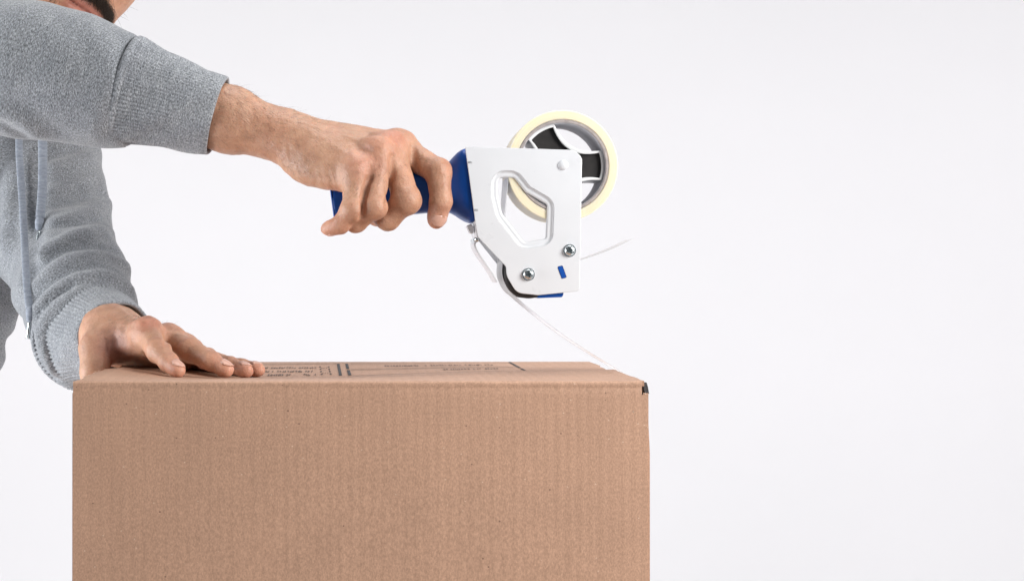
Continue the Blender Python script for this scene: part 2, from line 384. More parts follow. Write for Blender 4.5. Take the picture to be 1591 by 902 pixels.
def surface(sdf, lo, hi, h, B=14, slack=0.006):
    lo = np.asarray(lo, float); hi = np.asarray(hi, float)
    nb = np.ceil((hi - lo)/(h*B)).astype(int); nx, ny, nz = nb*B + 1
    D = np.full((nx, ny, nz), 1.0, np.float32)
    bc = np.stack(np.meshgrid(*[np.arange(n) for n in nb], indexing='ij'), -1).reshape(-1, 3)
    ctr = (lo + (bc*B + B/2)*h).astype(np.float32)
    dc = sdf(ctr); near = np.abs(dc) < 0.87*B*h*1.15 + slack
    for b, d in zip(bc[~near], dc[~near]):
        if d < 0: D[b[0]*B:(b[0]+1)*B+1, b[1]*B:(b[1]+1)*B+1, b[2]*B:(b[2]+1)*B+1] = -1
    off = np.stack(np.meshgrid(*[np.arange(B+1)]*3, indexing='ij'), -1).reshape(-1, 3)
    act = bc[near]
    for s in range(len(act)):
        CH[:] = [((lo + (act[s] + .5)*B*h).astype(np.float32), .87*B*h)]
        ii = (act[s:s+1, None, :]*B + off[None]).reshape(-1, 3)
        D[ii[:, 0], ii[:, 1], ii[:, 2]] = sdf((lo + ii*h).astype(np.float32))
    CH[:] = []
    S = D < 0
    c = np.zeros((nx-1, ny-1, nz-1), np.int8)
    for dx in (0, 1):
        for dy in (0, 1):
            for dz in (0, 1): c += S[dx:nx-1+dx, dy:ny-1+dy, dz:nz-1+dz]
    ci = np.argwhere((c > 0) & (c < 8))
    idx = np.full(c.shape, -1, np.int32); idx[ci[:, 0], ci[:, 1], ci[:, 2]] = np.arange(len(ci))
    acc = np.zeros((len(ci), 3)); cnt = np.zeros(len(ci))
    cr = [(dx, dy, dz) for dx in (0, 1) for dy in (0, 1) for dz in (0, 1)]
    vals = {k: D[ci[:, 0]+k[0], ci[:, 1]+k[1], ci[:, 2]+k[2]] for k in cr}
    for a in cr:
        for ax in range(3):
            if a[ax] == 0:
                b = list(a); b[ax] = 1; b = tuple(b); va, vb = vals[a], vals[b]
                m = (va < 0) != (vb < 0); t = np.where(m, va/(va - vb + 1e-12), 0)
                pt = np.tile(np.array(a, float), (len(ci), 1)); pt[:, ax] += t
                acc[m] += pt[m]; cnt[m] += 1
    verts = lo + (ci + acc/cnt[:, None])*h
    F = []
    for ax in range(3):
        s0 = [slice(None)]*3; s1 = [slice(None)]*3; s0[ax] = slice(0, -1); s1[ax] = slice(1, None)
        A = S[tuple(s0)]; Bm = S[tuple(s1)]; e = np.argwhere(A != Bm)
        u, w = (ax+1) % 3, (ax+2) % 3
        e = e[(e[:, u] > 0) & (e[:, w] > 0) & (e[:, u] < c.shape[u]) & (e[:, w] < c.shape[w])]
        def at(du, dw):
            q = e.copy(); q[:, u] += du; q[:, w] += dw; return idx[q[:, 0], q[:, 1], q[:, 2]]
        q = np.stack([at(-1, -1), at(0, -1), at(0, 0), at(-1, 0)], 1)
        flip = ~A[e[:, 0], e[:, 1], e[:, 2]]; q[flip] = q[flip][:, ::-1]; F.append(q)
    F = np.concatenate(F); F = F[(F >= 0).all(1)]
    return verts, F
def laplace(v, F, it=2, lam=0.5):
    e = np.concatenate([F[:, [0, 1]], F[:, [1, 2]], F[:, [2, 3]], F[:, [3, 0]]]); e = np.concatenate([e, e[:, ::-1]])
    cnt = np.bincount(e[:, 0], minlength=len(v))[:, None] + 1e-9
    for _ in range(it):
        s = np.stack([np.bincount(e[:, 0], v[e[:, 1], k], minlength=len(v)) for k in range(3)], 1)
        v = v + lam*(s/cnt - v)
    return v
def vnormals(v, F):
    n = np.cross(v[F[:, 2]] - v[F[:, 0]], v[F[:, 3]] - v[F[:, 1]]); out = np.zeros_like(v)
    for k in range(4): 
        for a in range(3): out[:, a] += np.bincount(F[:, k], n[:, a], minlength=len(v))
    return out/(np.linalg.norm(out, axis=1)[:, None] + 1e-12)
def set_attr(o, name, arr, kind='FLOAT_COLOR'):
    a = o.data.attributes.new(name, kind, 'POINT'); arr = np.asarray(arr, np.float32)
    if kind == 'FLOAT_COLOR':
        a.data.foreach_set('color', np.c_[arr, np.ones(len(arr))].astype(np.float32).ravel())
    else: a.data.foreach_set('vector', arr.ravel())
def hit(sdf, pix, y0, y1=9.0):
    """where the sight lines of photo pixels meet a surface"""
    d = np.array([[(a - CX)/FPX, 1.0, (CY - b)/FPX] for a, b in pix]); o = np.array([0, CAM_Y, CAM_Z]); y = np.full(len(d), float(y0))
    ln = np.linalg.norm(d, axis=1)
    for _ in range(60):
        p = o + d*(y - CAM_Y)[:, None]; y = np.minimum(y + 0.8*sdf(p.astype(np.float32))/ln, y1)
    return o + d*(y - CAM_Y)[:, None]
def far_off(p, pts, m):
    a = np.asarray(pts); return (p.min(0) > a.max(0) + m).any() or (p.max(0) < a.min(0) - m).any()
def gauss(p, c, r): return np.exp(-(((p - c)**2).sum(1))/(r*r))
def seg_dist(p, pts):
    d = np.full(len(p), 9.0, np.float32)
    for a, b in zip(pts[:-1], pts[1:]): d = np.minimum(d, rcone(p, a, b, 0, 0))
    return d

#================================================================== setting
# floor and white paper sweep behind the table
FZ = -0.74
prof = [(-3.0, FZ), (1.6, FZ)] + [(1.6 + 0.9*math.sin(t), FZ + 0.9 - 0.9*math.cos(t)) for t in np.linspace(0.08, math.pi/2, 18)] + [(2.5, 3.6)]
v = []; f = []
for (y, z) in prof: v += [(-3.5, y, z), (3.8, y, z)]
for i in range(len(prof)-1): f.append((2*i, 2*i+1, 2*i+3, 2*i+2))
o = mesh_obj('backdrop', v, f, M['backdrop'], smooth=True); o['kind'] = 'structure'; o['label'] = 'seamless white studio paper sweep behind everything'

# packing table, below the picture
tb = empty('packing_table', (0.15, 0.16, FZ), 'plain white table under the cardboard box', 'table')
box('table_top', (-0.235, -0.10, -0.028), (0.62, 0.42, 0.0), M['table'], tb, 0.004)
for x in (-0.20, 0.56):
    for y in (-0.07, 0.36):
        box('leg', (x, y, FZ), (x+0.04, y+0.04, -0.028), M['table'], tb, 0.003)

#================================================================== cardboard box
HX, DY, HZ, TH = 0.1985, 0.28, 0.30, 0.0035
FX = 0.1965
def px_x(px, y): return (px - CX)*(y - CAM_Y)/FPX
SAGX = [(-0.20, 0.0000), (-0.178, 0.0002), (-0.160, 0.0010), (-0.140, 0.0042), (-0.115, 0.0056), (-0.01, 0.0054), (0.03, 0.0040), (0.085, 0.0013), (0.12, 0.0003), (0.20, 0.0)]
def sag(x): return np.interp(x, [a for a, _ in SAGX], [b for _, b in SAGX])
def ztop(x, y):
    """height of the closed flaps: pressed down along the seam under the hand"""
    t = np.clip(np.asarray(y)/0.14, 0, 2); t = np.where(t > 1, 2 - t, t)
    s = t**1.15
    bow = 0.0008*np.sin(np.asarray(x)*31 + 1.0)*t
    return HZ - sag(x)*s + bow*0.5
bx = empty('cardboard_box', (0, 0.14, 0), 'brown corrugated cardboard box with black printing on its top', 'box')

def sheet(name, us, vs, fn, mat, thick, skip=None, jag=None):
    """grid sheet of board with thickness; fn(u, v) -> (point, inward normal)"""
    nu, nv = len(us), len(vs); top = []; bot = []
    for u in us:
        for w in vs:
            p, n = fn(u, w); top.append(p); bot.append(np.array(p) + np.array(n)*thick)
    V_ = np.array(top + bot); nn = nu*nv; f = []; cells = set()
    for i in range(nu-1):
        for j in range(nv-1):
            if skip and skip(us[i], us[i+1], vs[j], vs[j+1]): continue
            cells.add((i, j))
    I = lambda i, j: i*nv + j
    for (i, j) in cells:
        q = (I(i, j), I(i+1, j), I(i+1, j+1), I(i, j+1)); f.append(q); f.append(tuple(nn + k for k in q[::-1]))
        for (di, dj, a, b) in ((-1, 0, I(i, j), I(i, j+1)), (1, 0, I(i+1, j+1), I(i+1, j)), (0, -1, I(i+1, j), I(i, j)), (0, 1, I(i, j+1), I(i+1, j+1))):
            if (i+di, j+dj) not in cells: f.append((a, b, nn+b, nn+a))
    o = mesh_obj(name, V_, f, mat, bx)
    bm = bmesh.new(); bm.from_mesh(o.data); bmesh.ops.recalc_face_normals(bm, faces=bm.faces)
    bmesh.ops.delete(bm, geom=[v for v in bm.verts if not v.link_faces], context='VERTS'); bm.to_mesh(o.data); bm.free()
    return autosmooth(o, 50)
# front panel: flat, then a pressed score line and the rounded fold
fp = [(0.0004, 0.0), (0.0, 0.06), (0.0, 0.15), (0.0, 0.22), (0.0, 0.27), (0.0, 0.285), (0.0, 0.2905), (0.0002, 0.2935), (0.0007, 0.2950), (0.0007, 0.2958), (0.0002, 0.2970), (0.0002, 0.2985), (0.0009, 0.2996), (0.0022, 0.2999)]
ux = list(np.linspace(-HX, 0.19, 60)) + [0.1945, 0.1957, 0.1972, HX]
def fpf(u, k):
    y, z = fp[int(k)]
    bulge = -0.0010*math.exp(-((z-0.12)/0.1)**2)*math.cos(u*7.5)
    wob = 0.00025*math.sin(u*190 + 3*math.sin(u*41)) if z > 0.293 else 0
    x = u + (0.0015*math.exp(-z/0.1) if u > 0.198 else 0)
    return (x, y + bulge*(0.0 if z > 0.28 else 1), z + wob*(0.6 if k >= 12 else 0.3)), (0, 1, 0) if k < 12 else (0, 0.5, -0.87)
sheet('front_panel', ux, list(range(len(fp))), fpf, M['card'], TH,
      skip=lambda u0, u1, a, b: (u0 >= 0.1944 and a >= 6) or (u0 >= 0.1971 and a >= 5.5) or (u1 < -0.1955 and a >= 9))
for s, nm in ((-1, 'side_panel'), (1, 'side_panel')):
    zs = [0, 0.08, 0.16, 0.22, 0.25, 0.27, 0.285, 0.2915]
    def spf(u, z, s=s):
        b = 0.0016*math.sin(math.pi*min(1, z/0.29))*math.sin(math.pi*np.clip(u/DY, 0, 1)) + (0.0009 if (s > 0 and z < 0.262 and u < 0.008) else 0)
        return (s*(HX + 0.0012 + b), u, z), (-s, 0, 0)
    sheet(nm, [0.0045, 0.006, 0.012, 0.04, 0.09, 0.14, 0.19, 0.24, DY-0.004], zs, spf, M['card'], TH)
sheet('back_panel', list(np.linspace(-HX, HX, 12)), [0, 0.1, 0.2, 0.28, 0.296], lambda u, z: ((u, DY, z), (0, -1, 0)), M['card'], TH)
box('bottom_panel', (-HX+0.004, 0.004, 0.0005), (HX-0.004, DY-0.004, 0.004), M['card'], bx)
# minor flaps folded in underneath
def mfl(u, k, s):
    w, z = [(-0.0012, 0.2890), (-0.0011, 0.2925), (-0.0003, 0.2948), (0.0018, 0.2958), (0.006, 0.2957), (0.03, 0), (0.08, 0), (0.125, 0)][k]
    x = s*(HX - w); zz = float(ztop(x, u)) - 0.0065 - 0.02*w
    return (x, u, min(z, zz + 0.002) if z else zz), (-s*0.7, 0, -0.7) if k < 4 else (0, 0, -1)
for s in (-1, 1):
    sheet('minor_flap', [0.0075, 0.05, 0.14, 0.23, DY-0.008], list(range(8)), lambda u, k, s=s: mfl(u, int(k), s), M['card_edge'], 0.0028)
# major flaps
rj = np.random.default_rng(3)
nxs = 110
xs = np.linspace(-FX, FX, nxs)
jagF = rj.normal(0, 0.0003, nxs); jagB = rj.normal(0, 0.0002, nxs)
vsF = [0.0022, 0.004, 0.008, 0.015, 0.03, 0.045, 0.06, 0.08, 0.10, 0.12, 0.132, 0.1392]
edge_l = {w: rj.normal(0, 0.0007) for w in vsF}; edge_r = {w: rj.normal(0, 0.0006) for w in vsF}
def ffl(u, w):
    i = int(round((u + FX)/(2*FX)*(nxs-1)))
    x = u
    if i == 0: x += edge_l[w] - 0.001*min(1, w/0.05)
    if i == nxs-1: x += edge_r[w]
    y = w + (jagF[i] if w == vsF[-1] else 0)
    z = float(ztop(x, w)) + (0.0016*math.exp(-((x+0.184)/0.011)**2)*min(1, w/0.06) if x < -0.15 else 0)
    if w <= 0.0023: z -= 0.0001
    return (x, y, z), (0, 0, -1)
sheet('front_flap', list(xs), vsF, ffl, M['card'], TH)
vsB = [0.1408, 0.146, 0.155, 0.17, 0.19, 0.21, 0.23, 0.25, 0.265, 0.2745, 0.2785, DY]
def bfl(u, w):
    i = int(round((u + FX)/(2*FX)*(nxs-1))); y = w + (jagB[i] if w == vsB[0] else 0)
    z = float(ztop(u, w)) - 0.0006 - 0.0012*max(0, (u-0.15)/0.05)*max(0, 1 - (w-0.14)/0.03)
    if w > 0.278: z -= 0.0008
    return (u*(0.985 if w < 0.2 else 1), y, z), (0, 0, -1)
sheet('back_flap', list(xs), vsB, bfl, M['card'], TH)
# torn fibre on the left corner of the front flap and at the right notch
def fuzz(name, pts, n, size, mat, par):
    v = []; f = []
    for k in range(n):
        i = rj.integers(0, len(pts)-1); t = rj.random(); p = pts[i]*(1-t) + pts[i+1]*t + rj.normal(0, size*0.25, 3)
        a = rj.normal(0, 1, 3); a = unit(a)*size*rj.uniform(0.5, 1.3); b = unit(rj.normal(0, 1, 3))*size*0.3
        m = len(v); v += [p - b, p + b, p + a + b*0.4, p + a - b*0.4]; f.append((m, m+1, m+2, m+3))
    return mesh_obj(name, v, f, mat, par)
o = fuzz('torn_edge', [V(-0.1972, 0.003, 0.2985), V(-0.198, 0.05, 0.3005), V(-0.198, 0.12, 0.3012)], 70, 0.0006, M['card_white'], bx); o['kind'] = 'stuff'
o['label'] = 'pale torn paper fibres along the left edge of the front flap'
o = fuzz('torn_edge', [V(0.1958, 0.0015, 0.2915), V(0.1985, 0.0015, 0.2905)], 26, 0.0007, M['card_white'], bx); o['kind'] = 'stuff'
o = fuzz('torn_edge', [V(-0.1955, 0.0012, 0.2975), V(-0.198, 0.001, 0.2935)], 30, 0.0007, M['card_white'], bx); o['kind'] = 'stuff'

# solid black piece at the right corner, painting the shade inside the slot
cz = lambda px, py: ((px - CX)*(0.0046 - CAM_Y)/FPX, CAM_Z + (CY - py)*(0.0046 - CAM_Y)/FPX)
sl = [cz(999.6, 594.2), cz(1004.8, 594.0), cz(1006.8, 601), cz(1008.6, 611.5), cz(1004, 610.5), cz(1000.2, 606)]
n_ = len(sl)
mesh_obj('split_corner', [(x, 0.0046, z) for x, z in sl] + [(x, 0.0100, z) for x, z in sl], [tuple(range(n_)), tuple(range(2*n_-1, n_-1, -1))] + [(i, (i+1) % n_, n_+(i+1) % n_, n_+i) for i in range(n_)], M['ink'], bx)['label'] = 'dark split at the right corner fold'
# printing on the back flap (upside down for the viewer)
def on_flap(px, py):
    y = 0.2
    for _ in range(60):
        x = px_x(px, y); z = float(ztop(x, y)) - 0.0006
        yn = (CAM_Z - z)*FPX/(py - CY) + CAM_Y; y += 0.3*(min(max(yn, 0.142), 0.2795) - y)
    x = px_x(px, y); return np.array([x, y, float(ztop(x, y)) - 0.0006 + 0.00035])
def zf(x, y): return float(ztop(x, y)) - 0.0006 + 0.0004
def decal(name, quads, mat, stuff=False):
    v = []; f = []
    for q in quads:
        m = len(v); v += [(x, y, zf(x, y)) for x, y in q]; f.append(tuple(range(m, m+len(q))))
    o = mesh_obj(name, v, f, mat, bx)
    if stuff: o['kind'] = 'stuff'
    return o
def strip(p0, p1, w, n=8):
    p0 = np.array(p0); p1 = np.array(p1); d = unit(p1-p0); nn = np.array([-d[1], d[0]])*w/2; out = []
    for k in range(n):
        a = p0 + (p1-p0)*k/n; b = p0 + (p1-p0)*(k+1)/n; out.append([a-nn, b-nn, b+nn, a+nn])
    return out
decal('printed_bar', strip((-0.0155, 0.150), (-0.0188, 0.250), 0.0023), M['ink'])
decal('printed_bar', strip((-0.0082, 0.150), (-0.0098, 0.193), 0.0024), M['ink'])
decal('printed_bar', strip((-0.0102, 0.203), (-0.0117, 0.250), 0.0024), M['ink'])
decal('printed_bar', strip((0.1285, 0.146), (0.128, 0.172), 0.0019), M['ink'])
decal('printed_bar', strip((0.128, 0.182), (0.127, 0.264), 0.0019), M['ink'])
decal('printed_line', strip((-0.17, 0.236), (-0.020, 0.252), 0.0016, 20), M['ink_soft'])
for y in (0.192, 0.201, 0.252):
    decal('printed_line', strip((-0.008, y), (0.127, y), 0.0013, 20), M['ink_soft'])
decal('printed_line', strip((-0.006, 0.1455), (0.112, 0.1455), 0.0016, 20), M['ink_soft'])
for x, dx in ((-0.0305, -0.0028), (-0.0234, -0.0028)):
    for y in (0.162, 0.183, 0.203, 0.222):
        xc = x + dx*(y-0.162)/0.06
        decal('printed_tick', [[(xc-0.0007, y-0.0035), (xc+0.0007, y-0.0035), (xc+0.0006, y+0.0035), (xc-0.0008, y+0.0035)]], M['ink'])
def scrawl(x0, x1, yc, hgt, pitch):
    """a row of unreadable small type: broken strokes at the size of the printed letters"""
    q = []; x = x0
    while x < x1:
        if rj.random() < 0.14: x += pitch*0.9; continue
        w = pitch*0.72
        for _ in range(rj.integers(3, 5)):
            if rj.random() < 0.5:
                a = x + rj.random()*w; y = yc - hgt/2; hh = hgt*rj.uniform(0.5, 1); q.append([(a, y), (a+pitch*0.22, y), (a+pitch*0.22, y+hh), (a, y+hh)])
            else:
                y = yc + rj.uniform(-0.5, 0.4)*hgt; q.append([(x, y), (x+w, y), (x+w, y+hgt*0.16), (x, y+hgt*0.16)])
        x += pitch
    return q
q = []
for yc, xs_ in ((0.160, -0.075), (0.187, -0.125), (0.216, -0.15)):
    q += scrawl(xs_, -0.0365, yc, 0.0140, 0.0021)
decal('small_print', q, M['ink_soft'], True)
decal('small_print', scrawl(0.066, 0.112, 0.176, 0.013, 0.0024), M['ink_soft'], True)
decal('small_print', scrawl(0.02, 0.110, 0.225, 0.012, 0.0024), M['ink_soft'], True)
decal('small_print', scrawl(-0.0325, -0.0262, 0.212, 0.005, 0.002) + scrawl(-0.0315, -0.0255, 0.193, 0.005, 0.002) + scrawl(-0.0308, -0.0245, 0.172, 0.005, 0.002), M['ink_soft'], True)

#================================================================== tape dispenser
YP = 0.112                                  # camera-side face of the steel side plate
def Q(px, py): p = P(px, py, YP); return np.array([p[0], p[2]])
def S(px): return px*(YP - CAM_Y)/FPX       # pixel length to metres at the plate
rootd = empty('tape_dispenser', tuple(P(850, 463, 0.14)), 'white steel tape dispenser with blue handle held above the box', 'tape dispenser')

def extrude_y(name, poly, y0, y1, mat, parent, bev=0, holes=None):
    """poly: (x, z) points -> plate between depths y0 and y1"""
    bm = bmesh.new(); polys = [poly] + (holes or []); E = []
    for pl in polys:
        vs_ = [bm.verts.new((p[0], y0, p[1])) for p in pl]
        E += [bm.edges.new((vs_[i], vs_[(i+1) % len(vs_)])) for i in range(len(vs_))]
    r = bmesh.ops.triangle_fill(bm, use_beauty=True, use_dissolve=False, edges=E)
    fs = [g for g in r['geom'] if isinstance(g, bmesh.types.BMFace)]
    r = bmesh.ops.extrude_face_region(bm, geom=fs)
    for g in r['geom']:
        if isinstance(g, bmesh.types.BMVert): g.co.y = y1
    bmesh.ops.recalc_face_normals(bm, faces=bm.faces)
    if bev:
        es = [e for e in bm.edges if len(e.link_faces) == 2 and e.calc_face_angle(0) > 0.8]
        bmesh.ops.bevel(bm, geom=es, offset=bev, segments=2, affect='EDGES', profile=0.5)
    vv = [v.co.copy() for v in bm.verts]; bm.verts.index_update(); ff = [tuple(v.index for v in f.verts) for f in bm.faces]; bm.free()
    o = autosmooth(mesh_obj(name, vv, ff, mat, parent), 28)
    for pl in o.data.polygons:
        if abs(pl.normal.y) > 0.999: pl.use_smooth = False
    return o

out_px = [(722.5, 227.5, 3), (893, 233, 20), (904.5, 245, 14), (900.5, 452, 6), (836, 458.3, 10), (803, 455, 20), (787, 428, 26), (786.5, 414, 8), (742.5, 368, 10), (738.5, 345, 10)]
win_px = [(774.5, 276, 7), (799, 275.5, 6), (816.5, 298, 9), (850.5, 317.5, 4), (848.5, 370.5, 4), (815, 376, 6), (781, 332, 10), (774, 303, 9)]
outer = np.array([Q(*p) for p in rpoly(out_px)])
win = resample(np.array([Q(*p) for p in rpoly(win_px)]), 120)
emb = offset(win, S(10.5)); 
for _ in range(2): emb = (emb + np.roll(emb, 1, 0)*0.5 + np.roll(emb, -1, 0)*0.5)/2
PT = 0.0016
plate = extrude_y('side_plate', outer, YP, YP + PT, M['white_metal'], rootd, 0.0004, [emb])
# pressed rim round the window: swells out, then dips to the opening
prof = [(0, 0.0, 0), (0.06, 0.0004, 0), (0.16, 0.0012, 0), (0.28, 0.0016, 0), (0.45, 0.0017, 0), (0.62, 0.0016, 0), (0.80, 0.0017, 0), (0.92, 0.0022, 0), (1.0, 0.0032, 0), (1.0, 0.0052, 0), (0.93, 0.0056, 0), (0.80, 0.0046, 0), (0.4, 0.0034, 0), (0.0, PT, 0)]
loops = []
for t, dy, _ in prof:
    l = emb*(1-t) + win*t; loops.append(np.stack([l[:, 0], np.full(len(l), YP + dy), l[:, 1]], 1))
o = rings('window_rim', loops, M['white_metal'], plate, True, False, True)
bm = bmesh.new(); bm.from_mesh(o.data); bmesh.ops.recalc_face_normals(bm, faces=bm.faces); bm.to_mesh(o.data); bm.free()
# rivet of the hub, screws
c = Q(875, 256.5)
lathe_y('rivet', c, [(0.0001, YP-0.0022), (0.0018, YP-0.0020), (0.0032, YP-0.0013), (0.0039, YP-0.0004), (0.0041, YP+0.0004)], M['white_metal'], rootd, 32)
def screw(px, py, rot):
    c = Q(px, py)
    w = lathe_y('washer', c, [(0.0048, YP-0.0006), (0.0048, YP+0.0002)], M['zinc'], rootd, 36); autosmooth(w)
    s = lathe_y('screw', c, [(0.0012, YP-0.0036), (0.0026, YP-0.0034), (0.0037, YP-0.0026), (0.0042, YP-0.0014), (0.0042, YP-0.0004)], M['zinc'], rootd, 36)
    a, b = 0.0024, 0.0006
    cross = [(-b, a), (b, a), (b, b), (a, b), (a, -b), (b, -b), (b, -a), (-b, -a), (-b, -b), (-a, -b), (-a, b), (-b, b)]
    R = np.array([[math.cos(rot), -math.sin(rot)], [math.sin(rot), math.cos(rot)]])
    extrude_y('cross_recess', c + np.array(cross) @ R.T, YP-0.00385, YP-0.003, M['zinc_dark'], s)
screw(885, 389, 0.35); screw(821, 426, 0.2)
# blue tab showing through its slot, with a dark surround
tabp = np.array([Q(*p) for p in rpoly([(866.5, 414.5, 1.5), (873.5, 412.5, 1.5), (880, 430.5, 1.5), (873, 432.5, 1.5)], 3)])
extrude_y('slot_edge', offset(tabp, 0.0003), YP-0.00006, YP+0.0004, M['rubber'], rootd)
extrude_y('blue_tab', tabp, YP-0.0004, YP+0.0004, M['blue'], rootd)
# rubber roller on its axle, and the blue blade guard under the nose
rc = Q(822, 425.5); RR = S(38)
lathe_y('roller', rc, [(0.004, YP+0.0022), (RR-0.003, YP+0.0022), (RR-0.0004, YP+0.0026), (RR, YP+0.0036), (RR, YP+0.0515), (RR-0.0004, YP+0.0525), (0.004, YP+0.0525)], M['rubber'], rootd, 72)
guard = np.array([Q(*p) for p in rpoly([(836, 457, 2), (873, 452, 2), (877, 456, 3), (874, 461.5, 3), (836, 463, 1)], 3)])
extrude_y('blade_guard', guard, YP+0.003, YP+0.052, M['blue'], rootd, 0.0003)
bl = np.array([Q(*p) for p in [(862, 459), (884, 451), (884, 452), (863, 460.2)]])
extrude_y('cutter_blade', bl, YP+0.004, YP+0.051, M['zinc'], rootd)
# far plate: short bracket carrying the roller and blade
far_px = [(752, 352, 6), (800, 388, 10), (880, 384, 12), (893, 440, 10), (836, 456, 10), (800, 448, 16), (790, 420, 12), (750, 370, 6)]
extrude_y('far_bracket', np.array([Q(*p) for p in rpoly(far_px, 5)]), YP+0.0535, YP+0.0550, M['white_metal'], rootd, 0.0003)
# left flange joining both plates below the handle, with its clip, and the bent tension arm
fl = np.array([Q(*p) for p in [(737.5, 343), (739.2, 343), (744.5, 368.5), (743, 370.5), (741, 369)]])
extrude_y('flange', fl, YP+0.0014, YP+0.0535, M['white_metal'], rootd, 0.0003)
clip = np.array([Q(*p) for p in rpoly([(726, 350, 2), (733.5, 346.5, 2), (738.5, 353, 1), (737.5, 362, 2), (731, 361.5, 3)], 3)])
extrude_y('clip', clip, YP+0.010, YP+0.022, M['white_metal'], rootd, 0.0006)
arm_c = [(742, 374), (738.5, 379), (742, 389), (752, 404), (763.5, 420.5), (769.5, 431), (773.5, 438)]
ac = np.array([Q(*p) for p in catmull([(a, b, 0) for a, b in arm_c], 6)[:, :2]])
tn = np.gradient(ac, axis=0); tn /= np.linalg.norm(tn, axis=1)[:, None]; nr = np.stack([-tn[:, 1], tn[:, 0]], 1)
armp = np.vstack([ac + nr*0.0006, (ac - nr*0.0006)[::-1]])
extrude_y('tension_arm', armp, YP+0.006, YP+0.046, M['white_metal'], rootd, 0.0002)
lathe_y('arm_pivot', Q(742, 371.5), [(0.0018, YP+0.002), (0.0018, YP+0.053)], M['zinc'], rootd, 20)
# handle: oval grip, ribbed end, flared shoulder behind the plate
def oval(c, ax, ry, rz, n=40, p=2.6):
    ax = unit(ax); up = unit(V(0, 0, 1) - ax*ax[2]); side = np.cross(up, ax); a = np.linspace(0, 2*math.pi, n, endpoint=False)
    ca = np.sign(np.cos(a))*np.abs(np.cos(a))**(2/p); sa = np.sign(np.sin(a))*np.abs(np.sin(a))**(2/p)
    return np.asarray(c) + ca[:, None]*side*ry + sa[:, None]*up*rz
YH = YP + 0.0275
hs = [(519, 320, .0150, .0125), (521, 320, .0150, .0137), (524, 319.6, .0150, .0140), (540, 317, .0148, .0143), (580, 309, .0150, .0152), (620, 303, .0152, .0160), (655, 299, .0155, .0163), (675, 297, .0160, .0166), (690, 295, .0172, .0174)]
ax = P(690, 296.5, YH) - P(519, 320, YH)
grip = [oval(P(a, b, YH), ax, ry, rz) for a, b, ry, rz in hs]
hd = rings('handle', grip, M['blue'], rootd)
fls = [(688, 295.2, .0171, .0173, 0), (695, 294.3, .0184, .0186, 0), (702, 294, .0198, .0208, 0.15), (709, 292.8, .0218, .0240, 0.35), (716, 291.5, .0238, .0266, 0.6), (722.5, 290.5, .0250, .0282, 0.85), (729.5, 289.8, .0256, .0291, 1.0)]
pa = unit(P(738.5, 345, YH) - P(722.5, 228, YH)); axp = unit(V(-pa[2], 0, pa[0])); axp = axp if axp[0] > 0 else -axp
lo_ = [oval(P(a, b, YH), unit(ax)*(1-t) + axp*t, ry, rz, 40, 2.6 + 2.6*t) for a, b, ry, rz, t in fls]
sh = rings('handle_shoulder', lo_, M['blue'], rootd)
cap = rings('end_cap', [oval(P(516.3, 320.3, YH), ax, .0138, .0124), oval(P(517.0, 320.2, YH), ax, .0148, .0134), oval(P(519.2, 320, YH), ax, .0150, .0136)], M['blue'], hd)
for py in (252, 326):                       # little tongues that lock the shoulder to the plate
    c = Q(729.5 + (py-252)*0.125, py); box('locking_tongue', (c[0]-0.0010, YP-0.0003, c[1]-0.0009), (c[0]+0.0020, YP+0.0004, c[1]+0.0008), M['raw_edge'], rootd, 0.0003)

# hub: three hollow arms that carry the roll
hc = Q(874.5, 257.0)
RI = S(67.5)                                # inner radius of the paper core
def hubpoly(R, waist, half, n=14):
    pts = []
    for k in range(3):
        a0 = math.radians(121 - 120*k)      # arm directions (in x, z)
        for t in np.linspace(-half, half, n): pts.append((R*math.cos(a0 - t), R*math.sin(a0 - t)))
        am = a0 - math.radians(60)          # concave scoop between the arms
        A = np.array(pts[-1]); B = np.array((R*math.cos(a0 - math.radians(120) + half), R*math.sin(a0 - math.radians(120) + half))); C = waist*np.array((math.cos(am), math.sin(am)))
        for s in np.linspace(0.06, 0.94, 12): pts.append(tuple((1-s)**2*A + 2*s*(1-s)*C + s*s*B))
    return np.array(pts)
ho = hc + hubpoly(RI*0.985, RI*0.27, 0.36); hi_ = hc + hubpoly(RI*0.985 - 0.0021, RI*0.27 - 0.0036, 0.325)
H0, H1 = YP + 0.0060, YP + 0.050
lp = lambda poly, y: np.stack([poly[:, 0], np.full(len(poly), y), poly[:, 1]], 1)
o = rings('hub', [lp(ho, H0+0.0003), lp(ho, H1), lp(hi_, H1), lp(hi_, H0+0.0003), lp((ho*0.5+hi_*0.5), H0), lp(ho, H0+0.0003)], M['hub_white'], rootd, True, False, False)
bm = bmesh.new(); bm.from_mesh(o.data); bmesh.ops.recalc_face_normals(bm, faces=bm.faces); bm.to_mesh(o.data); bm.free(); autosmooth(o, 40)
hub = o
web = hc + hubpoly(RI*0.985 - 0.0019, RI*0.27 - 0.0033, 0.328)
wl = np.vstack([lp(web, H0+0.0035), lp(web, H0+0.006)]); n_ = len(web)
mesh_obj('hub_web', wl, [tuple(range(n_)), tuple(range(2*n_-1, n_-1, -1))] + [(i, (i+1) % n_, n_+(i+1) % n_, n_+i) for i in range(n_)], M['hub_dark'], hub)
lathe_y('hub_axle', hc, [(0.006, YP+0.0014), (0.006, H0+0.02)], M['zinc'], rootd, 24)
